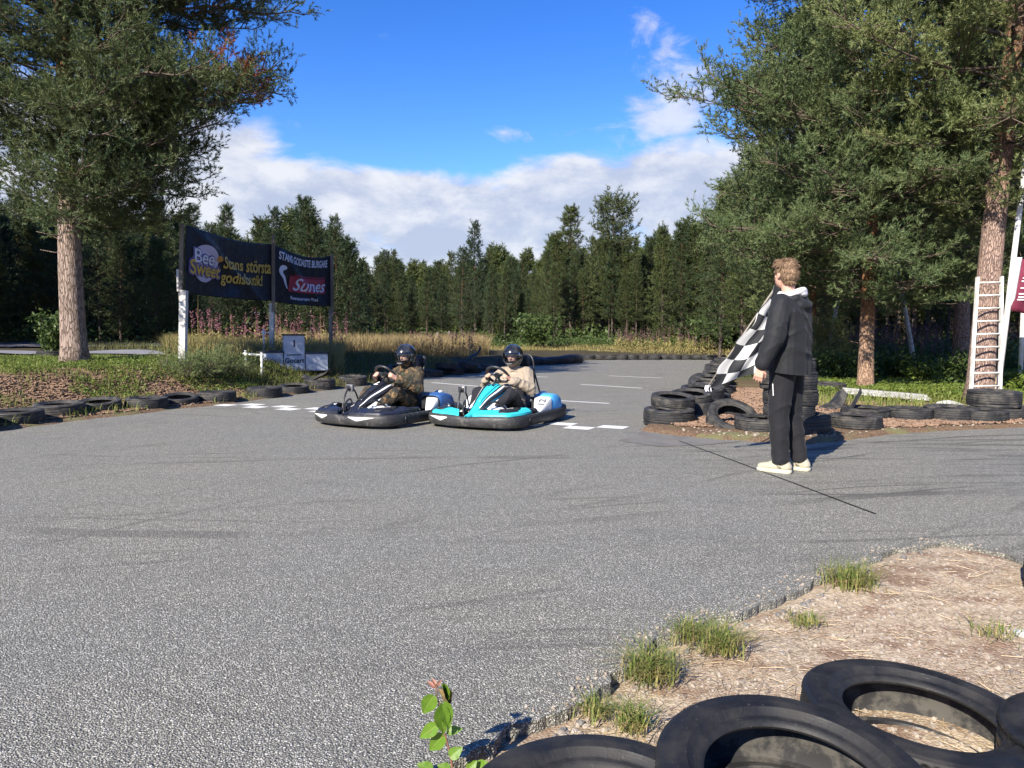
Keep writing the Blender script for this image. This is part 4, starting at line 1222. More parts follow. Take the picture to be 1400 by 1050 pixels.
for q, hh in ((A0, zr0), (A1, zr1)):
    q[2] = G(q[0], q[1]); MB().add(tube(np.array([q - [0, 0, .05], [q[0], q[1], hh]]), .026, 8)).build('upright', m_rail, T)
MB().add(tube(np.array([[A0[0] - .05, A0[1], zr0 - .07], [A1[0] + .03, A1[1], zr1 - .06]]), .026, 8)).build('crossbar', m_rail, T)
q = D(361, 478, 18.0); q[2] = G(q[0], q[1]); o = MB().add(tube(np.array([q, q + [0, 0, .72]]), .022, 8)).add(tube(np.array([q + [-.06, 0, .62], q + [.14, .02, .62]]), .018, 8)).build('white_stake', m_rail); tag(o, 'thin white stake with a short arm in front of the middle banner post', 'stake')
# fence stubs in the dry grass far off
for u, v, h_ in ((598, 478, .55), (614, 478, .6), (659, 478, .4), (575, 478, .4)):
    q = D(u, v, 33); q[2] = G(q[0], q[1])
    o = MB().add(beam(q - [0, 0, .1], q + [0, 0, h_ + .35], .09, .09)).build('fence_stake', m_postw, smooth=False); tag(o, 'pale wooden stake standing in the dry grass behind the drivers', 'stake', 'stakes in the dry grass')
# ------------------------------------------------------------------ rental karts
def scuffed(name, c, rough=.45, amount=.5, dirt=(.20, .19, .17)):
    m, t, b = newmat(name); co = t.coord()
    n = t.noise(co, 9, 6, .7); s = t.noise(t.coord((2, 2, 14)), 7, 5, .7)
    k = t.math('MULTIPLY', t.mapr(t.math('MAXIMUM', n, s), .52, .78), amount)
    setb(t, b, Base_Color=t.mix(k, c, dirt), Roughness=t.mapr(n, .3, .7, rough - .1, rough + .2), Normal=t.bump(n, .08, .006), Specular_IOR_Level=.45)
    return m


m_bump = scuffed('bumper_plastic', (.028, .028, .030), .5, .62)
m_blk = scuffed('black_plastic', (.016, .017, .021), .35, .25)
m_teal = scuffed('teal_plastic', (.035, .50, .56), .35, .14)
m_sky = scuffed('sky_blue_plastic', (.09, .40, .78), .35, .12)
m_navy = scuffed('blue_plastic', (.035, .10, .27), .38, .12)
m_wht = scuffed('white_plastic', (.74, .74, .73), .4, .3)
m_gry = scuffed('grey_box', (.15, .15, .16), .5, .3)
m_dkn = scuffed('dark_navy_plastic', (.016, .019, .032), .32, .18)
m_chrome = simple('steel', (.50, .50, .51), (.35, .35, .36), 12, .35, metal=1.0)
m_blktube = simple('black_tube', (.014, .014, .015), (.03, .03, .03), 9, .4)
m_ktyre = rubber('kart_tyre', .1)


def outline(n=120):
    """bumper plan: blunt rounded nose, slightly bulged flanks, narrower rounded tail"""
    pts = []
    for s in np.linspace(0, 1, 26): y = .58 * (1 - 2 * s); pts.append((.92 - .10 * abs(y / .58) ** 2.6, y))
    front = pts
    right = [(.74, -.655), (.55, -.675), (.30, -.665), (.05, -.655), (-.2, -.655), (-.45, -.655), (-.68, -.625), (-.82, -.59)]
    rear = [(-.90, -.52), (-.925, -.40), (-.93, -.2), (-.93, 0), (-.93, .2), (-.925, .4), (-.90, .52)]
    left = [(x, -y) for x, y in right[::-1]]
    q = np.array(front + right + rear + left)
    q = np.concatenate([q, q[:1]]); L = np.concatenate([[0], np.cumsum(np.linalg.norm(np.diff(q, axis=0), axis=1))])
    u = np.linspace(0, L[-1], n, endpoint=False)
    q = np.stack([np.interp(u, L, q[:, 0]), np.interp(u, L, q[:, 1])], 1)
    for _ in range(3): q = (np.roll(q, 1, 0) + 2 * q + np.roll(q, -1, 0)) / 4
    return q


OUT = outline()
_t = nrm(np.roll(OUT, -1, 0) - np.roll(OUT, 1, 0)); ONRM = np.stack([-_t[:, 1], _t[:, 0]], 1)   # walked front-left -> right -> rear -> left
if np.dot(ONRM[0], OUT[0]) < 0: ONRM = -ONRM


def kart(loc, phi, label, pal, number, hoop=True):
    body, body2, rear, flank, trim = pal
    T = thing('go_kart', (loc[0], loc[1], 0), label, 'go-kart', None, math.atan2(-math.cos(phi), -math.sin(phi)))
    # bumper skirt all round
    sec = [(-.045, .050), (-.008, .040), (.010, .055), (.018, .10), (.018, .145), (.008, .172), (-.012, .182), (-.045, .176), (-.05, .12)]
    dip = np.array([0.0 if x < .8 else -.022 * math.exp(-(y / .14) ** 2) for x, y in OUT])
    rise = np.array([.025 * float(sstep(-.55, -.8, x)) for x, y in OUT])
    v = np.stack([np.concatenate([OUT + ONRM * o, np.full((len(OUT), 1), z) + (dip * (z > .12) + rise * (z > .12))[:, None]], 1) for o, z in sec], 1)
    MB().add(ringsurf(v, False, True)).build('bumper', m_bump, T, auto=50)
    # seam between the front and the side skirt
    for s in (1, -1):
        for dx in (0, .035):
            k = np.argmin((OUT[:, 0] - .50 + dx) ** 2 + (OUT[:, 1] - s * .67) ** 2); p = OUT[k] + ONRM[k] * .019
            MB().add(tube(np.array([(p[0], p[1], .055), (p[0] - .012, p[1], .165)]), .006, 6)).build('skirt_rib', m_blk, T)
    # floor and frame
    MB().add(box((.02, 0, .075), (1.62, .62, .012), bev=.004, seg=1)).build('floor_tray', m_blk, T, smooth=False)
    for s in (1, -1):
        MB().add(tube(bez([(.86, s * .18, .10), (.55, s * .2, .09), (.1, s * .33, .09), (-.4, s * .34, .09), (-.86, s * .25, .10)], 20), .016, 8)).build('frame_tube', m_blktube, T)
    # front wing: crescents over both front corners
    for s in (1, -1):
        a = np.linspace(0, 1, 26)
        g = []
        for u in a:
            ang = .10 + u * 1.50          # from beside the nose round to behind the front wheel
            if u < .5: y = s * (.10 + .46 * (u / .5)); x = .905 - .10 * abs(y / .58) ** 2.6
            else: w = (u - .5) / .5; x = .815 - .45 * w; y = s * (.56 + .085 * math.sin(min(w * 2.2, PI / 2)))
            o = np.array([x, y]); c = np.array([.52, s * .30]); d = nrm(c - o)
            wd = .20 * math.sin(PI * min(max(u * .9 + .07, 0), 1)) ** .5 + .02
            row_ = []
            for q, zz in ((0, .172), (.03, .198), (.25, .216), (.6, .236), (.9, .244), (1.0, .232)): row_.append([*(o + d * wd * q), zz + .018 * u])
            g.append(row_)
        g = np.array(g)
        if s < 0: g = g[:, ::-1][::-1][:, ::-1] if False else g[::-1]
        MB().add(thick(g, .012)).build('front_wing', body, T, auto=40)
        # black slot and white flash on the wing
        k0, k1 = 9, 19
        src = g if s > 0 else g[::-1]
        sl = src[k0:k1, 2:5] + np.array([0, 0, .006]); sl = sl if s > 0 else sl[::-1]
        MB().add(thick(sl, .006)).build('wing_slot', m_blk, T)
        fl = src[14:23, 4:6] + np.array([0, 0, .008]); fl = fl if s > 0 else fl[::-1]
        MB().add(thick(fl, .006)).build('wing_flash', m_wht, T)
        # white wedge stickers on the skirt
        if trim or s < 0:
            for (y0, y1) in (((.26, .57),) if s < 0 else ((.12, .50),)):
                rows = []
                for u in np.linspace(0, 1, 10):
                    y = s * (y0 + (y1 - y0) * u); k = np.argmin((OUT[:, 1] - y) ** 2 + (OUT[:, 0] - .88) ** 2)
                    x = .92 - .10 * abs(y / .58) ** 2.6 + .0205
                    tw_ = (1 - abs(u - .35) / .65 * .9) if u > .35 else (.25 + .75 * u / .35)
                    rows.append([[x, y, .155 - .003], [x + .001, y, .155 - .06 * tw_]])
                g2 = np.array(rows); g2 = g2 if s < 0 else g2[::-1]
                MB().add(thick(g2, .003)).build('bumper_sticker', m_wht, T)
    # nose: low tongue, then the tall fairing up to the wheel
    spn = [(.90, .182, .035, .03), (.78, .215, .055, .04), (.66, .275, .075, .05), (.50, .385, .105, .065), (.34, .465, .150, .075), (.23, .510, .172, .070), (.14, .520, .160, .055), (.08, .505, .12, .04)]
    prof = [(-1, -1.2), (-1.0, -.2), (-.80, .45), (-.42, .86), (0, 1.0), (.42, .86), (.80, .45), (1.0, -.2), (1, -1.2)]
    sp_ = bez(spn, 30)
    g = np.array([[(x - .35 * h * (1 - zz), y * w, z + (zz - 1) * h) for y, zz in prof] for x, z, w, h in sp_])
    g = g[::-1]
    MB().add(thick(g, .010)).build('nose_fairing', body, T, auto=45)
    gl = np.array([[(x - .35 * h * (1 - zz) + .006, y * w * 1.0, z + (zz - 1) * h + .010) for y, zz in ((-.40, .88), (-.2, .97), (0, 1.01), (.2, .97), (.40, .88))] for x, z, w, h in sp_[10:27]])[::-1]
    MB().add(thick(gl, .004)).build('nose_panel', body2, T)
    for s in (1, -1):
        ss = np.array([[(x - .35 * h * (1 - zz) + .004, s * y * w * 1.01, z + (zz - 1) * h + .010) for y, zz in ((.86, .36), (.74, .56))] for x, z, w, h in sp_[8:27]])
        ss = ss[::-1] if s > 0 else ss
        s2 = np.array([[(x - .35 * h * (1 - zz) + .003, s * y * w * 1.005, z + (zz - 1) * h + .007) for y, zz in ((1.0, -.1), (.88, .30))] for x, z, w, h in sp_[6:27]]); s2 = s2[::-1] if s > 0 else s2
        MB().add(thick(s2, .005)).build('nose_edge', m_blk, T)
        s3 = np.array([[(x - .35 * h * (1 - zz) + .004, s * y * w * 1.01, z + (zz - 1) * h + .010) for y, zz in ((.72, .58), (.62, .70))] for x, z, w, h in sp_[9:27]]); s3 = s3[::-1] if s > 0 else s3
        MB().add(thick(s3, .004)).build('nose_edge', m_blk, T)
        MB().add(thick(ss, .004)).build('nose_stripe', m_wht if body is not m_dkn else m_wht, T)
    v, f = textmesh(number, .13, .006)
    zz = np.array([(.26 + v[i, 1] * .66, -v[i, 0], .508 - v[i, 1] * .36) for i in range(len(v))]) + [0, 0, .024]
    MB().add((zz, [q[::-1] for q in f] if False else f)).build('number', m_blk if body is not m_dkn else m_wht, T, smooth=False)
    # white splash panels and steering hoop beside the nose
    for s in (1, -1):
        g = np.array([[(.66 - .30 * i / 6, s * (.10 + .06 * (i / 6) + .14 * j / 3), .20 + .15 * (i / 6) * (1 - j / 4)) for j in range(4)] for i in range(7)])
        MB().add(thick(g if s < 0 else g[::-1], .008)).build('splash_panel', m_wht, T)
        MB().add(tube(bez([(.80, s * .09, .16), (.72, s * .15, .27), (.55, s * .22, .33), (.42, s * .30, .24), (.36, s * .34, .13)], 18), .013, 8)).build('bumper_hoop', m_blktube, T)
    # timing-light box on its hoop, on the right front corner
    MB().add(tube(bez([(.62, -.30, .17), (.56, -.31, .34), (.45, -.35, .45), (.34, -.37, .45), (.27, -.36, .34), (.26, -.34, .18)], 22), .011, 8)).build('light_hoop', m_blktube, T)
    bx_ = MB().add(box((.40, -.36, .46), (.05, .115, .095), bev=.01)).build('light_box', m_gry, T)
    MB().add(box((.427, -.36, .46), (.004, .09, .07), bev=.001, seg=1)).build('box_lens', m_blk, bx_)
    # wheels
    cas, trd = tyre_geo(.135, .12, .068, 40)
    for x, s in ((.52, 1), (.52, -1), (-.56, 1), (-.56, -1)):
        W_ = link('wheel', None, T); W_.location = (x, s * (.50 if x > 0 else .49), .135); W_.rotation_euler = (PI / 2, 0, .12 if x > 0 else 0)
        cm = cas.mesh('tyre', [m_ktyre, m_ktyre]); mm = MB(); mm.v, mm.f, mm.n = cas.v + trd.v, cas.f + [(q + cas.n, 0) for q, _ in trd.f], cas.n + trd.n
        link('tyre', mm.mesh('tyre', [m_ktyre, m_ktyre]), W_)
        r = MB(); r.add(tube(np.array([(0, 0, -.05), (0, 0, -.045), (0, 0, 0), (0, 0, .045), (0, 0, .05)]), [.068, .071, .05, .071, .068], 24)); r.build('rim', m_wht if x > 0 else m_chrome, W_, auto=40)
        MB().add(tube(np.array([(0, 0, -.07), (0, 0, .07)]), .022, 12)).build('hub', m_blk, W_, auto=40)
    # steering wheel
    cst = np.array([.09, 0, .635]); n_ = nrm(np.array([-.72, 0, .62])); up = nrm(np.array([.62, 0, .72])); yv = np.array([0, 1.0, 0])
    SW = link('steering_wheel', None, T)
    th = np.linspace(0, 2 * PI, 40, endpoint=False)
    rr = np.where(np.sin(th) < -.72, .155 * .72 / np.maximum(-np.sin(th), .01), .155)
    ringp = cst + (np.cos(th) * rr)[:, None] * yv + (np.sin(th) * rr)[:, None] * up
    MB().add(_ring(ringp, .019)).build('rim', m_blk, SW)
    for a in (.2, PI - .2, -PI / 2): MB().add(beam(cst, cst + (yv * math.cos(a) + up * math.sin(a)) * .125, .035, .008, np.cross(n_, yv * math.cos(a) + up * math.sin(a)))).build('spoke', m_chrome, SW, smooth=False)
    MB().add(tube(np.array([cst + n_ * .01, cst - n_ * .015]), .045, 16)).build('hub', m_blk, SW, auto=40)
    MB().add(tube(np.array([cst - n_ * .02, (.42, 0, .16)]), .014, 8)).build('steering_column', m_chrome, T)
    # seat shell
    pr = bez([(.02, .17), (-.12, .115), (-.30, .11), (-.42, .16), (-.50, .34), (-.57, .56), (-.60, .64)], 22)
    wy = np.linspace(-1, 1, 13)
    g = np.array([[(p[0] + (.10 * abs(y) ** 2.4 if i > 9 else 0), y * (.20 if i > 5 else .175), p[1] + (.15 if i < 13 else .10) * abs(y) ** 3) for y in wy] for i, p in enumerate(pr)])
    MB().add(thick(g, .014)).build('seat', m_blk, T)
    # roll hoop with its pad
    if hoop: MB().add(tube(bez([(-.70, -.17, .14), (-.67, -.17, .5), (-.67, -.155, .78), (-.68, -.10, .88), (-.68, 0, .90), (-.68, .10, .88), (-.67, .155, .78), (-.67, .17, .5), (-.70, .17, .14)], 48), .0125, 10)).build('roll_hoop', m_blktube, T)
    for s in (1, -1) if hoop else (): MB().add(tube(np.array([(-.67, s * .155, .70), (-.86, s * .22, .16)]), .012, 8)).build('hoop_brace', m_blktube, T)
    if not hoop: MB().add(box((-.615, 0, .66), (.035, .08, .34), bev=.01)).build('headrest_stem', m_blk, T)
    MB().add(box((-.635, 0, .80), (.06, .22, .15), bev=.03, seg=3)).build('headrest_pad', m_blk, T)
    # flank pods: engine / tank covers behind and beside the seat, white number plates ahead of them
    for s in (1, -1):
        b_ = MB()
        secp = ((-1, 0), (-1, .55), (-.93, .86), (-.72, .99), (-.2, 1.02), (.45, 1.0), (.74, .93), (.92, .72), (1, .40), (1, 0))
        flat = ((-1, 0), (-1, .75), (-.94, .96), (-.5, 1.0), (0, 1.0), (.5, .99), (.88, .95), (.97, .80), (1, .4), (1, 0))
        def pod(pts, name, m, lift=0.0, sec=secp):
            g = np.array([[(x, s * (yc + (w + lift) * cx), .165 + (z + lift - .165) * cz) for cx, cz in sec] for x, z, yc, w in pts])
            MB().add(ringsurf(g if s < 0 else g[:, ::-1])).build(name, m, T, auto=38); return g
        pod([(-.29, .33, .47, .150), (-.305, .355, .47, .156), (-.35, .37, .472, .160), (-.45, .378, .472, .162), (-.55, .365, .47, .158), (-.62, .34, .465, .150), (-.655, .29, .46, .135), (-.67, .23, .455, .125)], 'flank_pod', rear)
        plp = [(.10, .172, .575, .035), (.03, .198, .565, .055), (-.08, .252, .54, .085), (-.19, .310, .515, .112), (-.272, .345, .498, .128)]
        if flank is m_wht and body is m_dkn: plp = [(x * .6 - .11, z - .02, y + .01, w * .8) for x, z, y, w in plp]
        pod(plp, 'number_plate', flank, 0.0, flat)
        pod([(-.27, .343, .474, .150), (-.29, .345, .472, .153)], 'pod_seal', m_blk)
        v, f = textmesh(number, .24, .008)
        if s > 0 and body is m_teal:
            pa_ = np.array(plp); xs = -.12 + v[:, 0] * .9 * -1
            uu = np.clip(-.125 - v[:, 0] * .62, -.27, .09); cx = np.clip(.22 - v[:, 1] * 5.2, -.95, .87); zz = np.interp(-uu, -pa_[:, 0], pa_[:, 1]); yc = np.interp(-uu, -pa_[:, 0], pa_[:, 2]); w_ = np.interp(-uu, -pa_[:, 0], pa_[:, 3])
            cz = np.interp(cx, [-.5, 0, .5, .88], [1.0, 1.0, .99, .95])
            MB().add((np.stack([uu + .006, s * (yc + (w_ + .004) * cx), .165 + (zz + .010 - .165) * cz], 1), f)).build('number', m_gry, T, smooth=False)
        # black fender roll over the gap behind the wing
        MB().add(capsule((.30, s * .55, .185), (.13, s * .565, .19), .055, .045)).build('fender_pad', m_blk, T)
    e = MB(); e.add(box((-.74, -.10, .24), (.20, .26, .20), bev=.02)); e.add(tube(np.array([(-.74, -.10, .3), (-.74, -.10, .39)]), .07, 16)); e.build('engine', m_gry, T, auto=40)
    MB().add(tube(bez([(-.86, .50, .17), (-.90, .3, .25), (-.90, 0, .26), (-.90, -.3, .25), (-.86, -.50, .17)], 24), .018, 8)).build('rear_bar', m_blktube, T)
    MB().add(box((-.72, .28, .33), (.10, .10, .10), bev=.02)).build('tank_cap', m_wht, T)
    for s in (1, -1): MB().add(beam((.60, s * .10, .10), (.66, s * .10, .24), .06, .02, (0, 1, 0))).build('pedal', m_chrome, T, smooth=False)
    return T


def _ring(p, r, n=10):
    m_ = len(p); t_ = nrm(np.roll(p, -1, 0) - np.roll(p, 1, 0)); c = p.mean(0); o = nrm(p - c); b_ = np.cross(t_, o)
    a = np.linspace(0, 2 * PI, n, endpoint=False)
    v = p[:, None] + r * (np.cos(a)[None, :, None] * o[:, None] + np.sin(a)[None, :, None] * b_[:, None])
    return ringsurf(v, False, True)


K1 = (-.15, 9.88); PH1 = math.radians(28)
K2 = (-1.66, 10.06); PH2 = math.radians(32)
kart(K1, PH1, 'turquoise go-kart with sky-blue side pod and white number panel, black bumper all round', (m_teal, m_teal, m_sky, m_wht, False), '12')
kart(K2, PH2, 'black and navy go-kart with white bumper stickers and a dull blue side pod', (m_dkn, m_blk, m_navy, m_wht, True), '7', False)
# ------------------------------------------------------------------ people
def skin_mat(name):
    m, t, b = newmat(name); co = t.coord()
    n = t.noise(co, 30, 4)
    setb(t, b, Base_Color=t.mix(n, (.50, .27, .20), (.60, .36, .27)), Roughness=.5, Subsurface_Weight=.12, Subsurface_Scale=.01, Normal=t.bump(t.noise(co, 240, 3), .08, .002))
    b.inputs['Subsurface Radius'].default_value = (1, .35, .2)
    return m


def cloth(name, c1, c2, scale=14, fold=9, rough=.82, bump=.45):
    m, t, b = newmat(name); co = t.coord()
    n = t.noise(co, scale, 5); fo = t.noise(t.coord((1, 1, .55)), fold, 4, .55, .6)
    setb(t, b, Base_Color=t.mix(n, c1, c2), Roughness=rough, Sheen_Weight=.05, Specular_IOR_Level=.3)
    setb(t, b, Normal=t.bump(t.math('ADD', t.math('MULTIPLY', fo, 1.0), t.math('MULTIPLY', t.noise(co, 420, 2), .03)), bump, .035))
    return m


m_skin = skin_mat('skin')
m_jack = cloth('black_softshell', (.009, .010, .0125), (.014, .015, .018), rough=.72)
m_trou = cloth('black_trousers', (.009, .009, .011), (.013, .013, .016))
m_hood = cloth('white_fleece', (.66, .66, .68), (.56, .56, .58), 20, 14)
m_shoe = cloth('cream_leather', (.42, .385, .30), (.31, .28, .21), 20, 20, .6, .2)
m_sole = simple('cream_sole', (.56, .52, .41), (.42, .385, .30), 14, .7)
m_lace = simple('shoe_stripe', (.34, .31, .22), (.28, .26, .19), 14, .7)
m_hair, t, b = newmat('dark_blond_hair')
co = t.coord((3, 3, 1.1)); n = t.noise(co, 26, 5, .7, .8)
setb(t, b, Base_Color=t.mix(t.mapr(n, .3, .7), (.105, .060, .033), (.37, .24, .14)), Roughness=.5, Normal=t.bump(n, .9, .012))
m_eye = simple('eye', (.30, .27, .25), (.25, .22, .2), 4, .2); m_iris = simple('iris', (.03, .04, .05), (.02, .02, .02), 4, .2)
m_fleece = cloth('beige_fleece', (.40, .335, .26), (.22, .18, .135), 42, 10, .95, .8)
m_trk = cloth('dark_trousers', (.012, .012, .016), (.02, .02, .025))
m_helm, t, b = newmat('helmet_shell'); co = t.coord()
n = t.noise(co, 9, 5, .6)
setb(t, b, Base_Color=t.mix(t.mapr(n, .5, .75), (.012, .013, .016), (.05, .052, .056)), Roughness=.22, Coat_Weight=.6, Coat_Roughness=.12)
m_visor, t, b = newmat('clear_visor')
gls = t.n('ShaderNodeBsdfGlossy', i_Color=(.9, .93, 1, 1), i_Roughness=.06); trn = t.n('ShaderNodeBsdfTransparent', i_Color=(.86, .88, .90, 1))
mx = t.n('ShaderNodeMixShader', i_0=t.n('ShaderNodeFresnel', i_IOR=1.45).outputs[0], i_1=trn.outputs[0], i_2=gls.outputs[0]); t.t.links.new(mx.outputs[0], m_visor.node_tree.nodes['Material Output'].inputs[0])
m_camo, t, b = newmat('camouflage_cloth'); co = t.coord()
w_ = t.n('ShaderNodeMix', data_type='VECTOR', i_0=.16, i_4=co, i_5=t.n('ShaderNodeTexNoise', i_Vector=co, i_Scale=9.0, i_Detail=4.0).outputs['Color']).outputs[1]
a1 = t.noise(w_, 11, 3, .5); a2 = t.noise(t.n('ShaderNodeMapping', i_Vector=w_, i_Location=(4, 2, 7)).outputs[0], 13, 3, .5); a3 = t.noise(t.n('ShaderNodeMapping', i_Vector=w_, i_Location=(9, 5, 1)).outputs[0], 17, 3, .5)
c = t.mix(t.mapr(a1, .46, .52), (.048, .037, .020), (.014, .014, .010))
c = t.mix(t.mapr(a2, .57, .61), c, (.14, .078, .032)); c = t.mix(t.mapr(a3, .63, .66), c, (.26, .165, .075)); c = t.mix(t.mapr(a1, .64, .67), c, (.045, .055, .022))
fo = t.noise(co, 9, 4, .55, .6)
setb(t, b, Base_Color=c, Roughness=.85, Normal=t.bump(fo, .6, .035))


def fold(amp, f=16, seed=0.0):
    def w(co):
        return amp * (np.sin(co[:, 2] * f * 2.3 + 5 * fbm(co[:, 0] * 4 + seed, co[:, 1] * 4 + co[:, 2] * 3, 2)) * .5 + 1.6 * (fbm(co[:, 0] * f * .55 + seed, co[:, 1] * f * .55 + co[:, 2] * f * .8, 3) - .5))
    return w


def drape(amp, seed=0.0):
    """long slanting folds that gather at bends"""
    def w(co):
        x, y, z = co[:, 0], co[:, 1], co[:, 2]
        a = fbm(x * 5 + y * 7 + seed, z * 2.6 + y * 3 - x * 2, 3) - .5
        b_ = 1 - 2 * np.abs(fbm(x * 6 - y * 6 + z * 5 + seed * 2, z * 6 + x * 4, 2) - .5)
        return amp * (1.5 * a + 1.0 * (b_ ** 3 - .45))
    return w


def hand(mb, w, d, n, side, curl=.5, s=1.0, grip=None):
    """palm, four unequal fingers and a thumb; w wrist, d where the fingers point, n where the palm faces, side +-1 thumb side"""
    w = np.asarray(w, float); d = nrm(d); n = nrm(np.asarray(n, float) - d * np.dot(d, n)); t_ = np.cross(d, n) * side
    for k in (-1.0, -.35, .3, .95):
        mb.add(capsule(w + t_ * k * .018 * s, w + d * .085 * s + t_ * k * .030 * s, .014 * s, .0125 * s, 10))
    for k, L in ((.95, .070), (.33, .080), (-.32, .074), (-1.0, .057)):
        p = w + d * .085 * s + t_ * k * .031 * s; q = nrm(d + t_ * k * .13); ang = curl * (.75 + .1 * (1 - k))
        r = .0092 * s
        for L2 in (.45, .32, .23):
            q = nrm(q * math.cos(ang) + n * math.sin(ang)); e = p + q * L * L2 * s
            mb.add(capsule(p, e, r, r * .93, 10)); p = e; r *= .93; 
            ang = curl * 1.05; n = nrm(n - q * np.dot(n, q))
        n = hand_n(d, t_, side)
    p = w + d * .025 * s + t_ * .026 * s; n0 = hand_n(d, t_, side)
    q = nrm(d * .62 + t_ * .62 + n0 * .35); e = p + q * .036 * s; mb.add(capsule(p, e, .014 * s, .0115 * s, 10))
    q = nrm(d * .80 + t_ * .15 + n0 * (.35 + curl * .4)); e2 = e + q * .032 * s; mb.add(capsule(e, e2, .0112 * s, .0100 * s, 10))
    mb.add(capsule(e2, e2 + nrm(d * .7 - t_ * .1 + n0 * .6) * .024 * s, .0100 * s, .0090 * s, 10))


def hand_n(d, t_, side):
    return nrm(np.cross(t_ * side, d))


def headshape(mb, c, f, up, s=1.0, neck=None):
    """skull, jaw, nose, brow, ears, lips; c centre, f facing, up crown"""
    c = np.asarray(c, float); f = nrm(f); up = nrm(np.asarray(up, float) - f * np.dot(up, f)); l = np.cross(up, f)
    q = lambda x, y, z: c + (f * x + l * y + up * z) * s
    Mx = np.stack([f, l, up], 1)
    e = lambda x, y, z, r: mb.add(ell(q(x, y, z), np.array(r) * s, Mx))
    e(-.012, 0, .030, (.098, .078, .092)); e(.022, 0, -.035, (.074, .062, .082)); e(.045, 0, -.085, (.036, .036, .028))
    mb.add(capsule(q(.088, 0, .014), q(.112, 0, -.022), .009 * s, .014 * s)); e(.105, .011, -.025, (.010, .009, .008)); e(.105, -.011, -.025, (.010, .009, .008))
    for k in (1, -1):
        mb.add(capsule(q(.086, k * .014, .034), q(.070, k * .050, .030), .010 * s, .009 * s))
        mb.add(capsule(q(.070, k * .030, -.022), q(.048, k * .055, -.012), .016 * s, .012 * s))
        e(-.008, k * .078, -.002, (.020, .008, .032))
    mb.add(capsule(q(.091, .018, -.055), q(.091, -.018, -.055), .008 * s)); mb.add(capsule(q(.086, .016, -.068), q(.086, -.016, -.068), .009 * s))
    return q


def eyes(q, parent):
    for k in (1, -1):
        e = MB().add(ell(q(.077, k * .031, .010), (.012, .012, .012))).build('eye', m_eye, parent)
        MB().add(ell(q(.0862, k * .031, .010), (.004, .006, .006))).build('iris', m_iris, e)


# ---- the marshal with the flag: local x = facing, y = his left
MR = np.array([2.375, 6.37]); ANG = math.atan2(.66, -.75)
fm = MB()
fm.add(ell((0, 0, .97), (.105, .155, .12))); fm.add(capsule((0, 0, 1.0), (-.005, 0, 1.22), .125, .125)); fm.add(ell((-.005, 0, 1.32), (.115, .165, .17))); fm.add(capsule((-.01, -.15, 1.445), (-.01, .15, 1.445), .065))
fm.add(capsule((-.012, 0, 1.45), (.012, 0, 1.60), .062, .056))
JT = dict(lh=(0, .09, .93), lk=(.025, .105, .50), la=(-.005, .105, .10), rh=(0, -.09, .93), rk=(.0, -.115, .50), ra=(-.085, -.12, .10),
          ls=(-.01, .19, 1.44), le=(-.015, .315, 1.175), lw=(.065, .365, .945), rs=(-.01, -.19, 1.44), re=(.12, -.40, 1.29), rw=(.145, -.365, 1.565))
for a in 'lr':
    fm.add(capsule(JT[a + 'h'], JT[a + 'k'], .088, .058)); fm.add(capsule(JT[a + 'k'], JT[a + 'a'], .056, .038))
    k = np.array(JT[a + 'a']); fm.add(capsule(k - [.03, 0, .055], k + [.15, 0, -.06], .036, .03))
    fm.add(capsule(JT[a + 's'], JT[a + 'e'], .054, .042)); fm.add(capsule(JT[a + 'e'], JT[a + 'w'], .042, .029))
hand(fm, np.array(JT['lw']) + [.012, .006, -.03], (.22, .06, -1), (.35, -1, 0), 1, .42, .95)
hand(fm, np.array(JT['rw']) + [.005, .008, .02], (.12, .45, .75), (.35, .8, -.5), 1, 1.05)
hq = headshape(fm, (.035, .01, 1.695), (1, -.52, -.03), (0, 0, 1))
rootm = blob('person', fm, m_skin, .0046, 2)
rootm.location = (MR[0], MR[1], 0); rootm.rotation_euler = (0, 0, ANG)
tag(rootm, 'standing man in black jacket and trousers, seen from behind, holding a furled chequered flag', 'person')
eyes(hq, rootm)
# hair: short, swept, a little long on top
hm = MB(); Mh = np.stack([nrm(np.array([1, -.52, -.03])), nrm(np.cross([0, 0, 1], [1, -.52, 0])), [0, 0, 1]], 1)
hm.add(ell(hq(-.018, 0, .050), (.101, .083, .090), Mh)); hm.add(ell(hq(-.055, 0, .0), (.066, .078, .085), Mh)); hm.add(ell(hq(.045, 0, .098), (.060, .065, .040), Mh)); hm.add(ell(hq(-.072, 0, -.045), (.034, .050, .045), Mh))
for k in range(34):
    a = rng.random() * 6.28; e_ = rng.random() * 1.1; p = hq(-.018 + .092 * math.cos(a) * math.cos(e_), .080 * math.sin(a) * math.cos(e_), .052 + .085 * math.sin(e_))
    d = np.array([rng.normal() * .5 + .2, rng.normal() * .5, -.35 + rng.normal() * .3]); hm.add(capsule(p, p + nrm(d) * .035, .013, .007, 8))
hair_tip = None
hair = blob('hair', hm, m_hair, .005, 1, rootm, fold(.004, 60), cut=[(hq(.062, 0, .03), tuple(Mh @ np.array([.8, 0, -.75])))])
nv = len(hair.data.vertices); hc_ = np.empty(nv * 3); hn_ = np.empty(nv * 3); hair.data.vertices.foreach_get('co', hc_); hair.data.vertices.foreach_get('normal', hn_)
hc_ = hc_.reshape(-1, 3); hn_ = hn_.reshape(-1, 3); k = rng.integers(nv, size=2600); p0 = hc_[k]; nn = hn_[k]
crown = hq(-.06, 0, .12); fl_ = nrm(p0 - crown) + np.array([.15, -.1, -.35]) + rng.normal(size=p0.shape) * .30; fl_ = nrm(fl_ - nn * (fl_ * nn).sum(1)[:, None])
Ls = (.022 + .028 * rng.random(len(p0)))[:, None]; q = nrm(np.cross(fl_, nn)) * .0016
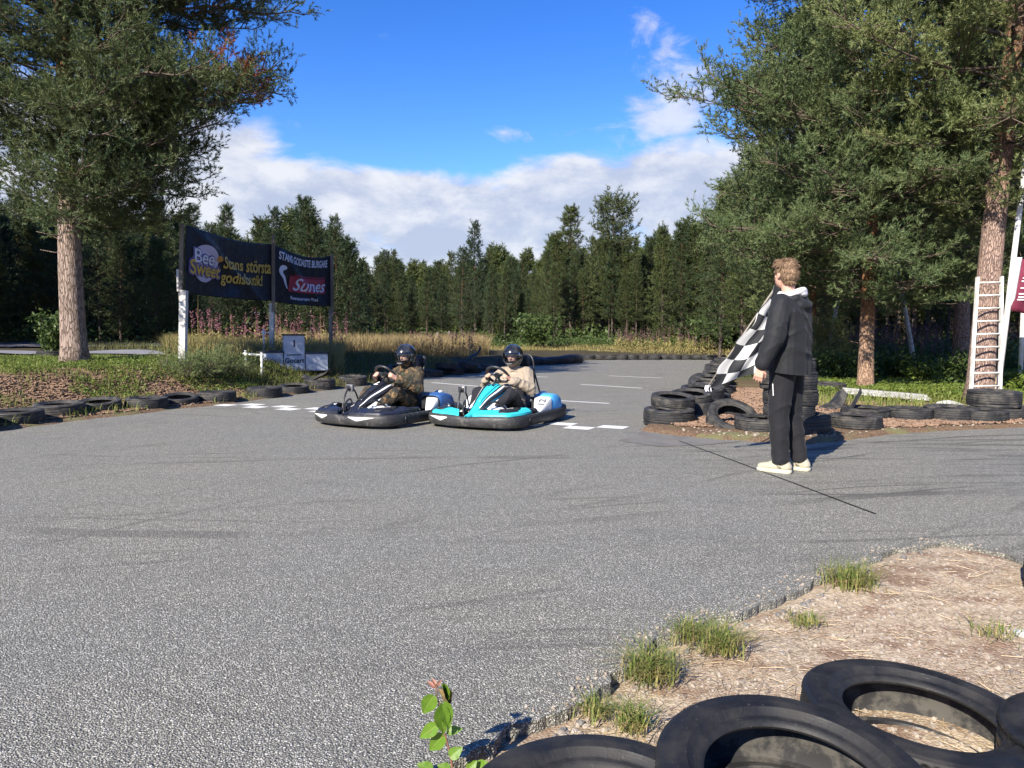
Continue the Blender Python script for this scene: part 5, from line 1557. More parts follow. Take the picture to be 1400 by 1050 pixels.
a_, b_, c_ = p0 + nn * .001, p0 + fl_ * Ls * .5 + nn * .006, p0 + fl_ * Ls + nn * (.004 * rng.normal(size=(len(p0), 1)) + .001)
sv = np.stack([a_ - q, a_ + q, b_ + q, b_ - q, c_], 1).reshape(-1, 3); i_ = np.arange(len(p0))[:, None] * 5
MB().add((sv, np.concatenate([i_ + [0, 1, 2], i_ + [0, 2, 3], i_ + [3, 2, 4]]))).build('hair_strands', m_hair, hair, smooth=False)
# trousers
tm = MB()
tm.add(ell((0, 0, .97), (.125, .175, .13))); tm.add(capsule((0, 0, .93), (0, 0, 1.06), .125, .125))
for a in 'lr':
    tm.add(capsule(np.array(JT[a + 'h']) + [0, 0, -.02], JT[a + 'k'], .112, .090)); tm.add(capsule(JT[a + 'k'], np.array(JT[a + 'a']) + [0, 0, -.01], .090, .072))
tr_ = blob('trousers', tm, m_trou, .009, 4, rootm, drape(.009, 3.0), cut=[((0, 0, .085), (0, 0, -1))])
lg = MB()
for k in range(8): lg.add(box((.035, .2165 - .0022 * k, .765 - .013 * k), (.007, .006, .010)))
lg.build('leg_print', m_white, tr_, smooth=False)
# jacket
jm = MB()
jm.add(capsule((-.012, -.055, .80), (-.015, -.045, 1.33), .178, .165)); jm.add(capsule((-.012, .055, .80), (-.015, .045, 1.33), .178, .165)); jm.add(capsule((-.03, -.12, .86), (-.03, -.11, 1.36), .125, .125)); jm.add(capsule((-.03, .12, .86), (-.03, .11, 1.36), .125, .125))
jm.add(capsule((-.015, -.165, 1.435), (-.015, .165, 1.435), .088)); jm.add(capsule((-.02, -.06, 1.47), (-.02, .06, 1.47), .085))
for a in 'lr':
    jm.add(capsule(JT[a + 's'], JT[a + 'e'], .098, .088)); jm.add(capsule(JT[a + 'e'], np.array(JT[a + 'w']), .088, .066))
    jm.add(capsule(np.array(JT[a + 'w']) + (np.array(JT[a + 'w']) - JT[a + 'e']) * .0, np.array(JT[a + 'w']) + nrm(np.array(JT[a + 'w']) - JT[a + 'e']) * .012, .060, .056))
jm.add(capsule((-.08, -.08, 1.485), (-.08, .08, 1.485), .048)); jm.add(ell((-.135, .01, 1.428), (.060, .118, .055)))
jk = blob('jacket', jm, m_jack, .009, 4, rootm, drape(.011, 7.0), cut=[((0, 0, .865), (.12, 0, -1))])
# white hood of the sweater under the jacket
wm = MB()
th = np.linspace(-2.45, 2.45, 15)
pts = [(-.025 + -.098 * math.cos(a), .105 * math.sin(a), 1.545 + .012 * math.cos(a * 2) - .02 * abs(a) / 2.4) for a in th]
for p, q_ in zip(pts[:-1], pts[1:]): wm.add(capsule(p, q_, .030, .030, 10))
wm.add(ell((-.100, .005, 1.545), (.050, .088, .034))); wm.add(ell((-.112, 0, 1.530), (.042, .070, .030)))
blob('hood', wm, m_hood, .007, 2, rootm, fold(.004, 20, 1.0))
# shoes
for a, tn in (('l', .10), ('r', -.12)):
    k = np.array(JT[a + 'a']); ca, sa_ = math.cos(tn), math.sin(tn); dx = np.array([ca, sa_, 0]); dy = np.array([-sa_, ca, 0])
    o = k * [1, 1, 0]; pq = lambda x, y, z: o + dx * x + dy * y + np.array([0, 0, z])
    sm = MB(); sm.add(capsule(pq(-.055, 0, .052), pq(-.03, 0, .095), .042, .040)); sm.add(capsule(pq(-.05, 0, .048), pq(.08, .0, .050), .042, .043)); sm.add(capsule(pq(.08, 0, .048), pq(.165, 0, .038), .044, .034)); sm.add(capsule(pq(-.01, 0, .095), pq(.085, 0, .062), .036, .032))
    sh = blob('shoe', sm, m_shoe, .006, 3, rootm, cut=[(tuple(pq(0, 0, .020)), (0, 0, -1)), (tuple(pq(-.01, 0, .128)), (-.15, 0, 1))])
    outl = [(-.098, 0), (-.085, .034), (-.03, .044), (.05, .046), (.13, .047), (.185, .030), (.205, 0)]
    q_ = bez(outl, 24); q_ = np.concatenate([q_, (q_ * [1, -1])[::-1][1:-1]])
    rr_ = np.stack([[pq(x * s_, y * s_, z) for x, y in q_] for z, s_ in ((.002, .96), (.006, 1.0), (.026, 1.0), (.032, .965))], 0)
    MB().add(ringsurf(rr_)).build('sole', m_sole, sh, auto=50)
    for i in range(4): MB().add(tube(np.array([pq(.055 + .022 * i, -.026, .088 - .009 * i), pq(.055 + .022 * i, 0, .097 - .010 * i), pq(.055 + .022 * i, .026, .088 - .009 * i)]), .0042, 6)).build('lace', m_lace, sh)
    s_ = np.array([[pq(-.02 + .035 * u + .03 * w, .043 * 1.02, .045 + .045 * w) for w in (0, .5, 1)] for u in (0, .4, .8)])
    MB().add(thick(s_, .004)).build('side_stripe', m_lace, sh)

# ---- the flag he holds: stick out of his right hand, cloth hanging from it
m_check, t, b = newmat('chequered_cloth')
uv = t.n('ShaderNodeUVMap').outputs[0]
uvw = t.n('ShaderNodeMix', data_type='VECTOR', i_0=.10, i_4=uv, i_5=t.n('ShaderNodeTexNoise', i_Vector=uv, i_Scale=1.3, i_Detail=2.0).outputs['Color']).outputs[1]
ck = t.n('ShaderNodeTexChecker', i_Vector=uvw, i_Scale=1.0); ck.inputs[1].default_value = (.80, .80, .80, 1); ck.inputs[2].default_value = (.035, .038, .045, 1)
tr2 = t.n('ShaderNodeBsdfTranslucent', i_Color=ck.outputs[0]); setb(t, b, Base_Color=ck.outputs[0], Roughness=.75)
mx = t.n('ShaderNodeMixShader', i_0=.25, i_1=b.outputs[0], i_2=tr2.outputs[0]); t.t.links.new(mx.outputs[0], m_check.node_tree.nodes['Material Output'].inputs[0])
S0 = D(1077, 368, 6.76); S1 = D(967, 530, 6.88)
T = thing('chequered_flag', (0, 0, 0), 'black and white chequered flag on a stick slanting down from the man in black', 'flag')
sd_ = nrm(S1 - S0)
MB().add(tube(np.array([S0 + sd_ * .10, S1 + sd_ * .03]), .008, 10)).build('stick', simple('flag_stick', (.30, .27, .22), (.22, .2, .17), 8, .5), T)
A_, B_ = S1 + np.array([-.012, -.02, 0]), S0 + (S1 - S0) * .13 + np.array([-.012, -.02, 0])
D_, C_ = D(1062, 484, 6.95), D(1097, 403, 6.95)
nu, nv = 80, 60
U, V = np.meshgrid(np.linspace(0, 1, nu), np.linspace(0, 1, nv), indexing='ij')
U3, V3 = U[..., None], V[..., None]
low = A_ + (D_ - A_) * V3 + np.array([0, 0, -.055]) * (4 * V3 * (1 - V3)); up_ = B_ + (C_ - B_) * V3
Pf = low * (1 - U3) + up_ * U3
fo = .075 * np.sin(V * 7.0 + U * 5.5) * V * (1 - .3 * U) + .045 * np.sin(V * 15 - U * 6 + 1) * V + .02 * np.sin(U * 17 + V * 4) * (V ** .5)
Pf[..., 1] += fo - .02; Pf[..., 0] += (1 - V) ** 6 * (.018 * np.sin(U * 23) + .012 * np.sin(U * 9 + 2)); Pf[..., 2] += .03 * np.sin(V * 6 + U * 11) * V; Pf[..., 0] += .030 * np.sin(U * 13 + V * 5) * V
fl = MB().add(sheet(Pf)).build('flag_cloth', m_check, T)
uvl = fl.data.uv_layers.new(name='UVMap'); idx = np.empty(len(fl.data.loops), np.int32); fl.data.loops.foreach_get('vertex_index', idx)
uvs = np.stack([(U * 7.5 + .25 * np.sin(V * 5)).ravel(), (V * 5.2 + .2 * np.sin(U * 6)).ravel()], 1)[idx]; uvl.data.foreach_set('uv', uvs.astype(np.float32).ravel())
for k in range(5):
    e = S1 + np.array([.01 * k - .02, -.02, .02]); MB().add(tube(bez([e, e + [-.015 + .02 * rng.random(), -.01, -.03], e + [.03 * rng.random() - .02, -.01, -.055]], 8), .006, 6)).build('tie', m_hood, T)


# ---- the two drivers, built in the kart's own frame
def driver(K, phi, label, jm_, tm_, lean, gl, headturn, seed):
    b_ = MB()
    hx = -.30
    sh_ = np.array([-.43 + lean, 0, .66]); nk = sh_ + [.03, 0, .07]; hc = np.array([-.375 + lean, 0, .875])
    b_.add(capsule((hx, -.06, .21), (hx, .06, .21), .115)); b_.add(capsule((hx - .01, 0, .24), (hx - .06 + lean * .4, 0, .42), .125, .125)); b_.add(ell(sh_ + [.01, 0, -.13], (.115, .16, .17))); b_.add(capsule(sh_ + [0, -.15, -.01], sh_ + [0, .15, -.01], .065))
    b_.add(capsule(sh_, nk + [.02, 0, .07], .06, .055))
    J = {}
    for s in (1, -1):
        J[s] = dict(h=np.array([hx + .03, s * .10, .20]), k=np.array([.16, s * .25, .40]), a=np.array([.50, s * .15, .17]), s=sh_ + [0, s * .185, -.02], e=np.array([-.20 + lean, s * .35, .45]), w=np.array([.055 + gl, s * .185, .575]))
        j = J[s]
        b_.add(capsule(j['h'], j['k'], .088, .060)); b_.add(capsule(j['k'], j['a'], .056, .040)); b_.add(capsule(j['a'] + [0, 0, -.03], j['a'] + [.17, 0, .045], .036, .032))
        b_.add(capsule(j['s'], j['e'], .054, .043)); b_.add(capsule(j['e'], j['w'], .043, .030))
        hand(b_, j['w'] + np.array([.005, -s * .005, .01]), (.50, -s * .25, .45), (.15, -s * .95, 0), -s, .95)
    fdir = np.array([1, headturn, -.08])
    q = headshape(b_, hc, fdir, (0, 0, 1))
    R_ = blob('person', b_, m_skin, .006, 3)
    R_.location = (K[0], K[1], 0); R_.rotation_euler = (0, 0, math.atan2(-math.cos(phi), -math.sin(phi)))
    tag(R_, label, 'person', None); eyes(q, R_)
    # jacket
    c_ = MB(); c_.add(capsule((hx, -.07, .24), (hx, .07, .24), .145)); c_.add(capsule((hx - .01, 0, .26), (hx - .06 + lean * .4, 0, .44), .16, .165)); c_.add(capsule(sh_ + [.015, -.07, -.15], sh_ + [.015, .07, -.15], .16)); c_.add(capsule(sh_ + [0, -.16, -.015], sh_ + [0, .16, -.015], .088)); c_.add(capsule(sh_ + [.01, -.03, .02], sh_ + [.01, .03, .02], .09))
    for s in (1, -1):
        j = J[s]; c_.add(capsule(j['s'], j['e'], .086, .074)); c_.add(capsule(j['e'], j['w'] - (j['w'] - j['e']) * .06, .074, .052))
    blob('jacket', c_, jm_, .010, 3, R_, drape(.022, seed), cut=[((0, 0, .17), (0, 0, -1))])
    t_ = MB(); t_.add(capsule((hx, -.07, .20), (hx, .07, .20), .13))
    for s in (1, -1):
        j = J[s]; t_.add(capsule(j['h'], j['k'], .105, .082)); t_.add(capsule(j['k'], j['a'] + [-.01, 0, .01], .080, .060))
    blob('trousers', t_, tm_, .010, 3, R_, drape(.016, seed + 3))
    for s in (1, -1):
        j = J[s]; sm = MB(); sm.add(capsule(j['a'] + [-.02, 0, -.035], j['a'] + [.17, 0, .045], .050, .040)); sm.add(capsule(j['a'] + [-.01, 0, -.02], j['a'] + [.02, 0, .04], .050, .048))
        blob('shoe', sm, m_blk, .009, 2, R_)
    # full-face helmet with an open eye-port and a clear visor
    f = nrm(fdir); l = nrm(np.cross([0, 0, 1.0], f)); u_ = np.cross(f, l)
    hc2 = hc + f * .0 + u_ * .012
    nt_, np_ = 72, 44
    tht = np.linspace(-PI, PI, nt_ + 1)[:-1]; ph = np.linspace(math.radians(2), math.radians(148), np_)
    def surf(a, p, k=1.0):
        x = .164 * k * np.sin(p) * np.cos(a); y = .136 * k * np.sin(p) * np.sin(a); z = .158 * k * np.cos(p)
        chin = np.exp(-(a / .8) ** 2) * sstep(1.75, 2.35, p); x = x + .035 * chin
        return hc2 + x[..., None] * f + y[..., None] * l + z[..., None] * u_
    A2, P2 = np.meshgrid(tht, ph, indexing='ij')
    vo = surf(A2, P2); vi = surf(A2, P2, .90)
    port = (np.abs(A2) < 1.12 - .10 * (P2 - 1.6) ** 2) & (P2 > 1.30) & (P2 < 2.02)
    faces = []
    I = lambda i, j: (i % nt_) * np_ + j
    N0 = nt_ * np_
    op = lambda i, j: port[i % nt_, j] and port[(i + 1) % nt_, j] and port[i % nt_, j + 1] and port[(i + 1) % nt_, j + 1]
    for i in range(nt_):
        for j in range(np_ - 1):
            if op(i, j): continue
            faces.append((I(i, j), I(i, j + 1), I(i + 1, j + 1), I(i + 1, j))); faces.append((N0 + I(i + 1, j), N0 + I(i + 1, j + 1), N0 + I(i, j + 1), N0 + I(i, j)))
            for (di, dj, a_, b2) in ((-1, 0, I(i, j), I(i, j + 1)), (1, 0, I(i + 1, j + 1), I(i + 1, j)), (0, -1, I(i + 1, j), I(i, j)), (0, 1, I(i, j + 1), I(i + 1, j + 1))):
                jj = j + dj
                if jj == np_ - 1 or (0 <= jj < np_ - 1 and op(i + di, jj)): faces.append((a_, N0 + a_, N0 + b2, b2))
    faces.append(tuple(I(i, 0) for i in range(nt_)))
    H_ = MB().add((np.concatenate([vo.reshape(-1, 3), vi.reshape(-1, 3)]), faces)).build('helmet', m_helm, R_, auto=45)
    a2, p2 = np.meshgrid(np.linspace(-1.22, 1.22, 36), np.linspace(1.22, 2.02, 14), indexing='ij')
    MB().add(thick(surf(a2, p2, 1.035), .0025)).build('visor', m_visor, H_)
    for s in (1, -1): MB().add(ell(surf(np.array([s * 1.36]), np.array([1.56]), 1.02)[0], (.022, .022, .022))).build('visor_hinge', m_blk, H_)
    ch = surf(*np.meshgrid(np.linspace(-.42, .42, 9), np.linspace(2.16, 2.30, 4), indexing='ij'), 1.012); MB().add(thick(ch, .006)).build('chin_vent', m_gry, H_)
    rm = surf(*np.meshgrid(np.linspace(-1.18, 1.18, 30), np.linspace(1.20, 1.27, 3), indexing='ij'), 1.045); MB().add(thick(rm, .006)).build('visor_rim', m_blk, H_)
    return R_


driver(K1, PH1, 'driver in black helmet, beige fleece and dark trousers, seated in the turquoise kart', m_fleece, m_trk, .02, .0, .10, 1.0)
driver(K2, PH2, 'driver in black helmet and brown camouflage suit, seated in the black kart', m_camo, m_camo, .04, .02, .0, 5.0)
# ------------------------------------------------------------------ grass, litter, low plants
def leafmat(name, cols, rough=.6, trans=.3, scale=3, spec=.3):
    m, t, b = newmat(name); co = t.coord()
    n = t.noise(co, scale, 4); n2 = t.noise(co, scale * 14, 2)
    c = t.mix(t.mapr(n, .35, .65), cols[0], cols[1]); c = t.mix(t.mapr(n2, .45, .65), c, cols[2])
    setb(t, b, Base_Color=c, Roughness=rough, Specular_IOR_Level=spec)
    tr = t.n('ShaderNodeBsdfTranslucent', i_Color=c); mx = t.n('ShaderNodeMixShader', i_0=trans, i_1=b.outputs[0], i_2=tr.outputs[0])
    t.t.links.new(mx.outputs[0], m.node_tree.nodes['Material Output'].inputs[0]); return m


def blades(p, h, w, lean=.35, bend=.5, rg=rng):
    N = len(p); a = rg.random(N) * 2 * PI; d = np.stack([np.cos(a), np.sin(a), 0 * a], 1); q = np.stack([-d[:, 1], d[:, 0], 0 * a], 1)
    h = h * (.55 + .75 * rg.random(N)); L = lean * rg.random(N) * h; up = np.array([0, 0, 1.0])
    m_ = p + up * (h * .55)[:, None] + d * (L * .45)[:, None]; tp = p + up * (h * (1 - bend * .3 * rg.random(N)))[:, None] + d * (L * (1 + bend))[:, None]
    w = np.broadcast_to(np.asarray(w, float), (N,))[:, None]
    v = np.stack([p - q * w / 2, p + q * w / 2, m_ + q * w * .38, m_ - q * w * .38, tp], 1).reshape(-1, 3)
    i = np.arange(N)[:, None] * 5
    return v, np.concatenate([i + [0, 1, 2], i + [0, 2, 3], i + [3, 2, 4]])


def leaves(p, s, up=.6, rg=rng):
    N = len(p); n = nrm(rg.normal(size=(N, 3)) * (1 - up) + np.array([0, 0, up])); a = nrm(np.cross(n, rg.normal(size=(N, 3)))); b = np.cross(n, a)
    s = (np.asarray(s) * (.6 + .7 * rg.random(N)))[:, None]
    v = np.stack([p - a * s, p + b * s * .42, p + a * s, p - b * s * .42], 1).reshape(-1, 3)
    return v, np.arange(N)[:, None] * 4 + np.arange(4)[None]


def sticks(p, L, w, rg=rng):
    N = len(p); a = rg.random(N) * 2 * PI; L = L * (.5 + rg.random(N)); d = np.stack([np.cos(a), np.sin(a), rg.normal(size=N) * .16], 1) * L[:, None] / 2
    q = np.stack([-np.sin(a), np.cos(a), 0 * a], 1) * w / 2; up = np.array([0, 0, w * .8])
    v = np.stack([p - d - q, p - d + q, p + d + q, p + d - q, p - d + up, p + d + up], 1).reshape(-1, 3)
    i = np.arange(N)[:, None] * 6
    return v, np.concatenate([i + [0, 3, 5, 4], i + [1, 4, 5, 2]])


def scatter_px(n, u0, u1, y0, y1, keep=None, rg=rng, pw=1.0):
    """ground spots spread over picture columns u0..u1 and distances y0..y1"""
    u = u0 + (u1 - u0) * rg.random(n); y = y0 + (y1 - y0) * rg.random(n) ** pw; x = (u - 700) / F * y
    s = sdist(x, y, ROADC); k = s > .05
    if keep is not None: k &= keep(x, y, s)
    x, y, s = x[k], y[k], s[k]
    return np.stack([x, y, gz(x, y, s)], 1)


def stuff(name, mb, m, label, smooth=False):
    o = mb.build(name, m, smooth=smooth); o['kind'] = 'stuff'; o['label'] = label; return o


g_dry = leafmat('dry_grass', ((.40, .31, .13), (.30, .25, .10), (.20, .21, .07)), .8)
g_straw = leafmat('straw_grass', ((.50, .38, .20), (.40, .29, .14), (.30, .26, .11)), .8)
g_green = leafmat('green_grass', ((.13, .19, .04), (.19, .23, .055), (.30, .28, .09)), .7)
g_dark = leafmat('meadow_grass', ((.075, .095, .03), (.11, .12, .04), (.19, .16, .07)), .7)
g_cover = leafmat('ground_cover', ((.085, .145, .025), (.13, .19, .03), (.20, .22, .05)), .5)
g_shrub = leafmat('shrub_leaf', ((.045, .085, .022), (.07, .11, .03), (.11, .14, .04)), .5)
g_fire = leafmat('fireweed_flower', ((.30, .11, .16), (.24, .10, .13), (.22, .13, .11)), .8)
g_firer = leafmat('fireweed_faded', ((.17, .085, .10), (.12, .07, .07), (.20, .14, .12)), .8)
g_lit = leafmat('needle_litter', ((.21, .125, .08), (.13, .08, .052), (.30, .21, .14)), .9, .1, 12)
g_chip = leafmat('bark_chips', ((.23, .14, .092), (.14, .085, .06), (.33, .235, .165)), .9, .1, 9)

# left bank
left_only = lambda x, y, s: (x < np.interp(y, [9, 16, 22, 30], [-5, -3.5, -1.5, 2.5])) & (y < 34)
p = scatter_px(26000, -20, 330, 9.3, 14.5, lambda x, y, s: left_only(x, y, s) & (s > .15) & (s < 3.2))
stuff('needle_litter', MB().add(sticks(p + [0, 0, .012], .085, .016)), g_lit, 'brown pine-needle litter under the big pine')
p = scatter_px(60000, -40, 480, 11.5, 16.8, lambda x, y, s: left_only(x, y, s) & (s > 1.0) & (fbm(x * 1.2, y * 1.2, 3) + .16 * (s > 2.1) + .13 * (x > -6.2) > .52))
stuff('ground_cover', MB().add(leaves(p + np.stack([0 * p[:, 0], 0 * p[:, 0], .01 + .10 * rng.random(len(p))], 1), .024, .5)), g_cover, 'bright green low plants on the bank round the big pine')
p = scatter_px(16000, -20, 480, 9.0, 17, lambda x, y, s: left_only(x, y, s) & (fbm(x * 1.7 + 9, y * 1.7, 3) > .45))
stuff('bank_grass', MB().add(blades(p, .14, .010, .8)), g_green, 'thin green grass on the bank behind the tyres')
p = scatter_px(30000, 225, 470, 15.6, 30, lambda x, y, s: left_only(x, y, s) & (s > .7) & ((y > 17.7) | (x < -6.05)), pw=.8)
stuff('tall_grass', MB().add(blades(p, .52, .012, .5, .7)), g_dry, 'tall yellow grass round the podium and banner posts')
p = scatter_px(34000, 380, 668, 23.5, 34, lambda x, y, s: left_only(x, y, s) & (s > 1.0) & ((x + 8.4) * .85 - (y - 14.2) * .53 < -2.3))
stuff('straw_grass', MB().add(blades(p, .80, .016, .5, .7)), g_straw, 'pale dry grass behind the karts, lit by the sun')
p = scatter_px(15000, 330, 620, 15, 25, lambda x, y, s: left_only(x, y, s) & (s > .15) & (s < 3.5))
stuff('meadow_grass', MB().add(blades(p, .22, .013, .7, .8)), g_dark, 'shaded green grass just behind the tyre row')
p = scatter_px(6000, 60, 470, 24, 34, lambda x, y, s: left_only(x, y, s) & (s > 1) & (fbm(x * .5, y * .5, 3) > .42))
stuff('rough_grass', MB().add(blades(p, .24, .018, .6, .7)), g_dark, 'rough grass and heather between the gravel lane and the wood')


def weeds(p, h, fl, stemm, flm, name, label, sp=26):
    mb = MB(); N = len(p); hh = h * (.65 + .6 * rng.random(N))
    mb.add(blades(p, hh / 1.0, .014, .12, .1), 0)
    for k in range(3):
        pass
    t_ = rng.random((N, sp)); q = p[:, None] + np.stack([rng.normal(size=(N, sp)) * .024, rng.normal(size=(N, sp)) * .024, hh[:, None] * (.58 + .42 * t_)], -1)
    mb.add(leaves(q.reshape(-1, 3), .034, .2), 1)
    t_ = rng.random((N, 18)); q = p[:, None] + np.stack([rng.normal(size=(N, 18)) * .08, rng.normal(size=(N, 18)) * .08, hh[:, None] * (.05 + .55 * t_)], -1)
    mb.add(leaves(q.reshape(-1, 3), .055, .3), 0)
    o = mb.build(name, [stemm, flm], smooth=False); o['kind'] = 'stuff'; o['label'] = label


p = scatter_px(115, 262, 478, 21, 29, lambda x, y, s: left_only(x, y, s) & (s > 1.2)); weeds(p, 1.25, .3, g_dry, g_fire, 'fireweed', 'pink fireweed spikes among the tall grass below the banners')
p = scatter_px(120, 560, 650, 27, 34, lambda x, y, s: left_only(x, y, s) & (s > 1.2)); weeds(p, .8, .3, g_straw, g_firer, 'fireweed', 'faded rusty fireweed in the dry grass between the drivers')
p = scatter_px(520, 1105, 1420, 21, 32, lambda x, y, s: x > 6); weeds(p, 1.25, .3, g_shrub, g_firer, 'fireweed', 'dull purple fireweed thicket in the shade behind the infield pines')
far = lambda x, y, s: (y > 35) & (s > .4)
p = scatter_px(9000, 670, 1010, 35.5, 41, far); stuff('verge_grass', MB().add(blades(p, .07 + .34 * np.clip(fbm(p[:, 0] * .9, p[:, 1] * .9, 3) - .3, 0, 1), .02, .6, .6)), g_dry, 'yellow-green grass along the far edge of the bend')
p = scatter_px(9000, 670, 1010, 38, 44, far); stuff('verge_shrubs', MB().add(leaves(p + np.stack([0 * p[:, 0], 0 * p[:, 0], 1.0 * rng.random(len(p)) * np.clip(fbm(p[:, 0] * .8, p[:, 1] * .8, 2) - .25, 0, 1)], 1), .07, .3)), g_shrub, 'low green scrub at the foot of the far wood')
p = scatter_px(130, 840, 985, 36, 39, far); weeds(p, .95, .3, g_dry, g_firer, 'fireweed', 'faded pink fireweed along the far edge of the bend')

# infield
c_b = P(1208, 541, .12)
inf_only = lambda x, y, s: (x > 2) & (y > 8)
p = scatter_px(15000, 900, 1420, 9.0, 15, lambda x, y, s: inf_only(x, y, s) & (s < 2.6) & (s > .1)); stuff('bark_litter', MB().add(sticks(p + [0, 0, .012], .075, .02)), g_chip, 'brown bark and needle litter between the infield tyres')
p = scatter_px(70000, 1085, 1470, 12.4, 21, lambda x, y, s: inf_only(x, y, s) & (s > 1.7) & (fbm(x * 1.1, y * 1.1, 3) + .2 * (s > 2.8) > .46) & (((x - c_b[0]) / .95) ** 2 + ((y - c_b[1]) / .75) ** 2 > 1))
stuff('ground_cover', MB().add(leaves(p + np.stack([0 * p[:, 0], 0 * p[:, 0], .02 + .14 * rng.random(len(p))], 1), .034, .45)), g_cover, 'bright green low plants on the infield round the pines')
p = scatter_px(9000, 1085, 1470, 10.5, 19, lambda x, y, s: inf_only(x, y, s) & (s > 1.2)); stuff('infield_grass', MB().add(blades(p, .16, .012, .7)), g_green, 'thin grass on the infield')
p = scatter_px(26000, 1010, 1560, 19, 40, lambda x, y, s: inf_only(x, y, s)); hh = fbm(p[:, 0] * .7, p[:, 1] * .7, 3)
stuff('undergrowth', MB().add(leaves(p + np.stack([0 * hh, 0 * hh, rng.random(len(p)) * 1.5 * hh], 1), .085, .3)), g_shrub, 'dark leafy undergrowth on the floor of the wood behind the infield')
p = scatter_px(26000, -200, 1000, 33, 60, lambda x, y, s: (s > 2.5) & ((y > 42) | (x < -6))); hh = fbm(p[:, 0] * .5, p[:, 1] * .5, 3)
stuff('undergrowth', MB().add(leaves(p + np.stack([0 * hh, 0 * hh, rng.random(len(p)) * 1.6 * hh], 1), .13, .3)), g_shrub, 'dark undergrowth on the floor of the far wood')


def shrub(name, u, y, h, r, n, label, m=None, ls=.05, cat_='shrub', group=None, sticks_=7):
    x = (u - 700) / F * y; z = G(x, y); T = thing(name, (x, y, z), label, cat_, group)
    st = MB(); pts = []
    for k in range(sticks_):
        a = rng.random() * 6.28; e = np.array([math.cos(a) * r * (.4 + .6 * rng.random()), math.sin(a) * r * (.4 + .6 * rng.random()), h * (.7 + .35 * rng.random())])
        q = bez([(0, 0, -.03), e * [.35, .35, .5], e], 10); st.add(tube(q, np.linspace(.010, .003, 10), 5)); pts.append(q[3:])
    st.build('stems', m_limb, T); q = np.concatenate(pts)
    q = q[rng.integers(len(q), size=n)] + rng.normal(size=(n, 3)) * [r * .28, r * .28, h * .09]; q[:, 2] = np.maximum(q[:, 2], .03)
    MB().add(leaves(q, ls, .35)).build('foliage', m or g_shrub, T, smooth=False); return T


shrub('leafy_shrub', 71, 17.2, 1.05, .42, 1500, 'green bush growing out of an old tyre behind the big pine trunk', g_shrub, .05)
q = np.array([(71 - 700) / F * 17.2, 17.2, 0]); tyre('car', (q[0], q[1], G(q[0], q[1]) - .01), 'old grey tyre holding a green bush behind the big pine trunk', None, (.1, .02))
for u, y, h, r, n, lab in ((1150, 16.8, .62, .6, 1200, 'dark leafy shrub just left of the slim orange pine trunk'), (1222, 17.3, .66, .55, 1300, 'leafy shrub between the slim pine and the ladder, nearer the slim pine'), (1262, 16.4, .5, .5, 900, 'low pale-leaved shrub in the middle between the slim pine and the ladder'),
                           (1303, 15.0, .72, .35, 800, 'upright young shrub just left of the thick pine with the ladder'), (1390, 13.4, .5, .5, 900, 'low green shrub at the foot of the white poles'), (1118, 19.5, 1.1, .8, 1800, 'tall scrubby bush behind the tyre stack and the man'), (965, 37.5, 1.6, 1.1, 1500, 'dense green bush at the far end of the tyre row by the bend'), (735, 37, 1.6, 1.2, 1300, 'leafy bush just behind the long rubber barrier')):
    shrub('leafy_shrub', u, y, h, r, n, lab, None if h > .55 else g_cover, .055 if y < 30 else .11)
for i, (u, y, h, lab) in enumerate(((252, 13.9, .50, 'young pine seedling directly below the nearest banner post'), (286, 14.4, .50, 'young pine between the nearest banner post and the white rail'), (228, 14.1, .38, 'small pine seedling left of the nearest banner post'), (318, 15.0, .42, 'small pine seedling close to the white rail'), (1128, 17.5, 1.5, 'pale young pine beside the orange trunk behind the man'))):
    x = (u - 700) / F * y
    shp = pine(300 + i, h, .014, .06, lambda z, a, h=h: .42 * h * (1.05 - z / h), .10 * max(h, .7), 4, .35, .9, sub=.4, tw=.12, droop=.05, dens=1.6, bare=.1, taper=.7)
    tree('pine_sapling', (x, y, G(x, y)), lab, None, shp, m_limb, m_need_r if i < 4 else m_need_r, 14, .06, .007, cat_='sapling')
# two pale birch stems in the shade
m_birch = simple('birch_bark', (.52, .50, .46), (.30, .29, .27), 6, .8, .2, 30, (1, 1, 3))
for i, (u0, v0, u1, v1, y, lab) in enumerate(((1128, 486, 1146, 398, 22, 'pale leaning birch stem to the left of the slim orange pine'), (1252, 505, 1236, 425, 21, 'pale leaning birch stem between the slim pine and the ladder'))):
    a, b_ = D(u0, v0, y), D(u1, v1, y); a[2] = G(a[0], a[1]); dd = nrm(b_ - a); T = thing('birch', a, lab, 'tree')
    MB().add(tube(bez([-dd * .1, dd * 1.5 + [.03, 0, 0], dd * 3.2, dd * 5.0], 14), np.linspace(.075, .03, 14), 10)).build('trunk', m_birch, T)
    q = dd * 4.4 + rng.normal(size=(1600, 3)) * [.7, .7, .9]; MB().add(leaves(q, .05, .3)).build('crown', g_cover, T, smooth=False)

# near verge: straw, stones, crumbs of asphalt, grass tufts, the sapling
nearv = lambda x, y, s: (y < 5.1) & (x > -.6)
p = scatter_px(11000, 560, 1460, 1.35, 4.9, lambda x, y, s: nearv(x, y, s) & (fbm(x * 2.6, y * 2.6, 3) + .18 * (s < .7) > .52))
stuff('needle_litter', MB().add(sticks(p + [0, 0, .006], .036, .0016)), leafmat('verge_needles', ((.30, .20, .14), (.22, .145, .10), (.42, .34, .26)), .9, .1, 12), 'reddish pine needles and straw on the sandy near verge')
p = scatter_px(700, 560, 1460, 1.35, 4.9, nearv); stuff('twigs', MB().add(sticks(p + [0, 0, .008], .07, .0024)), leafmat('dry_straw', ((.52, .40, .25), (.40, .28, .16), (.58, .48, .33)), .8, .1, 9), 'pale dry straw on the sandy near verge')


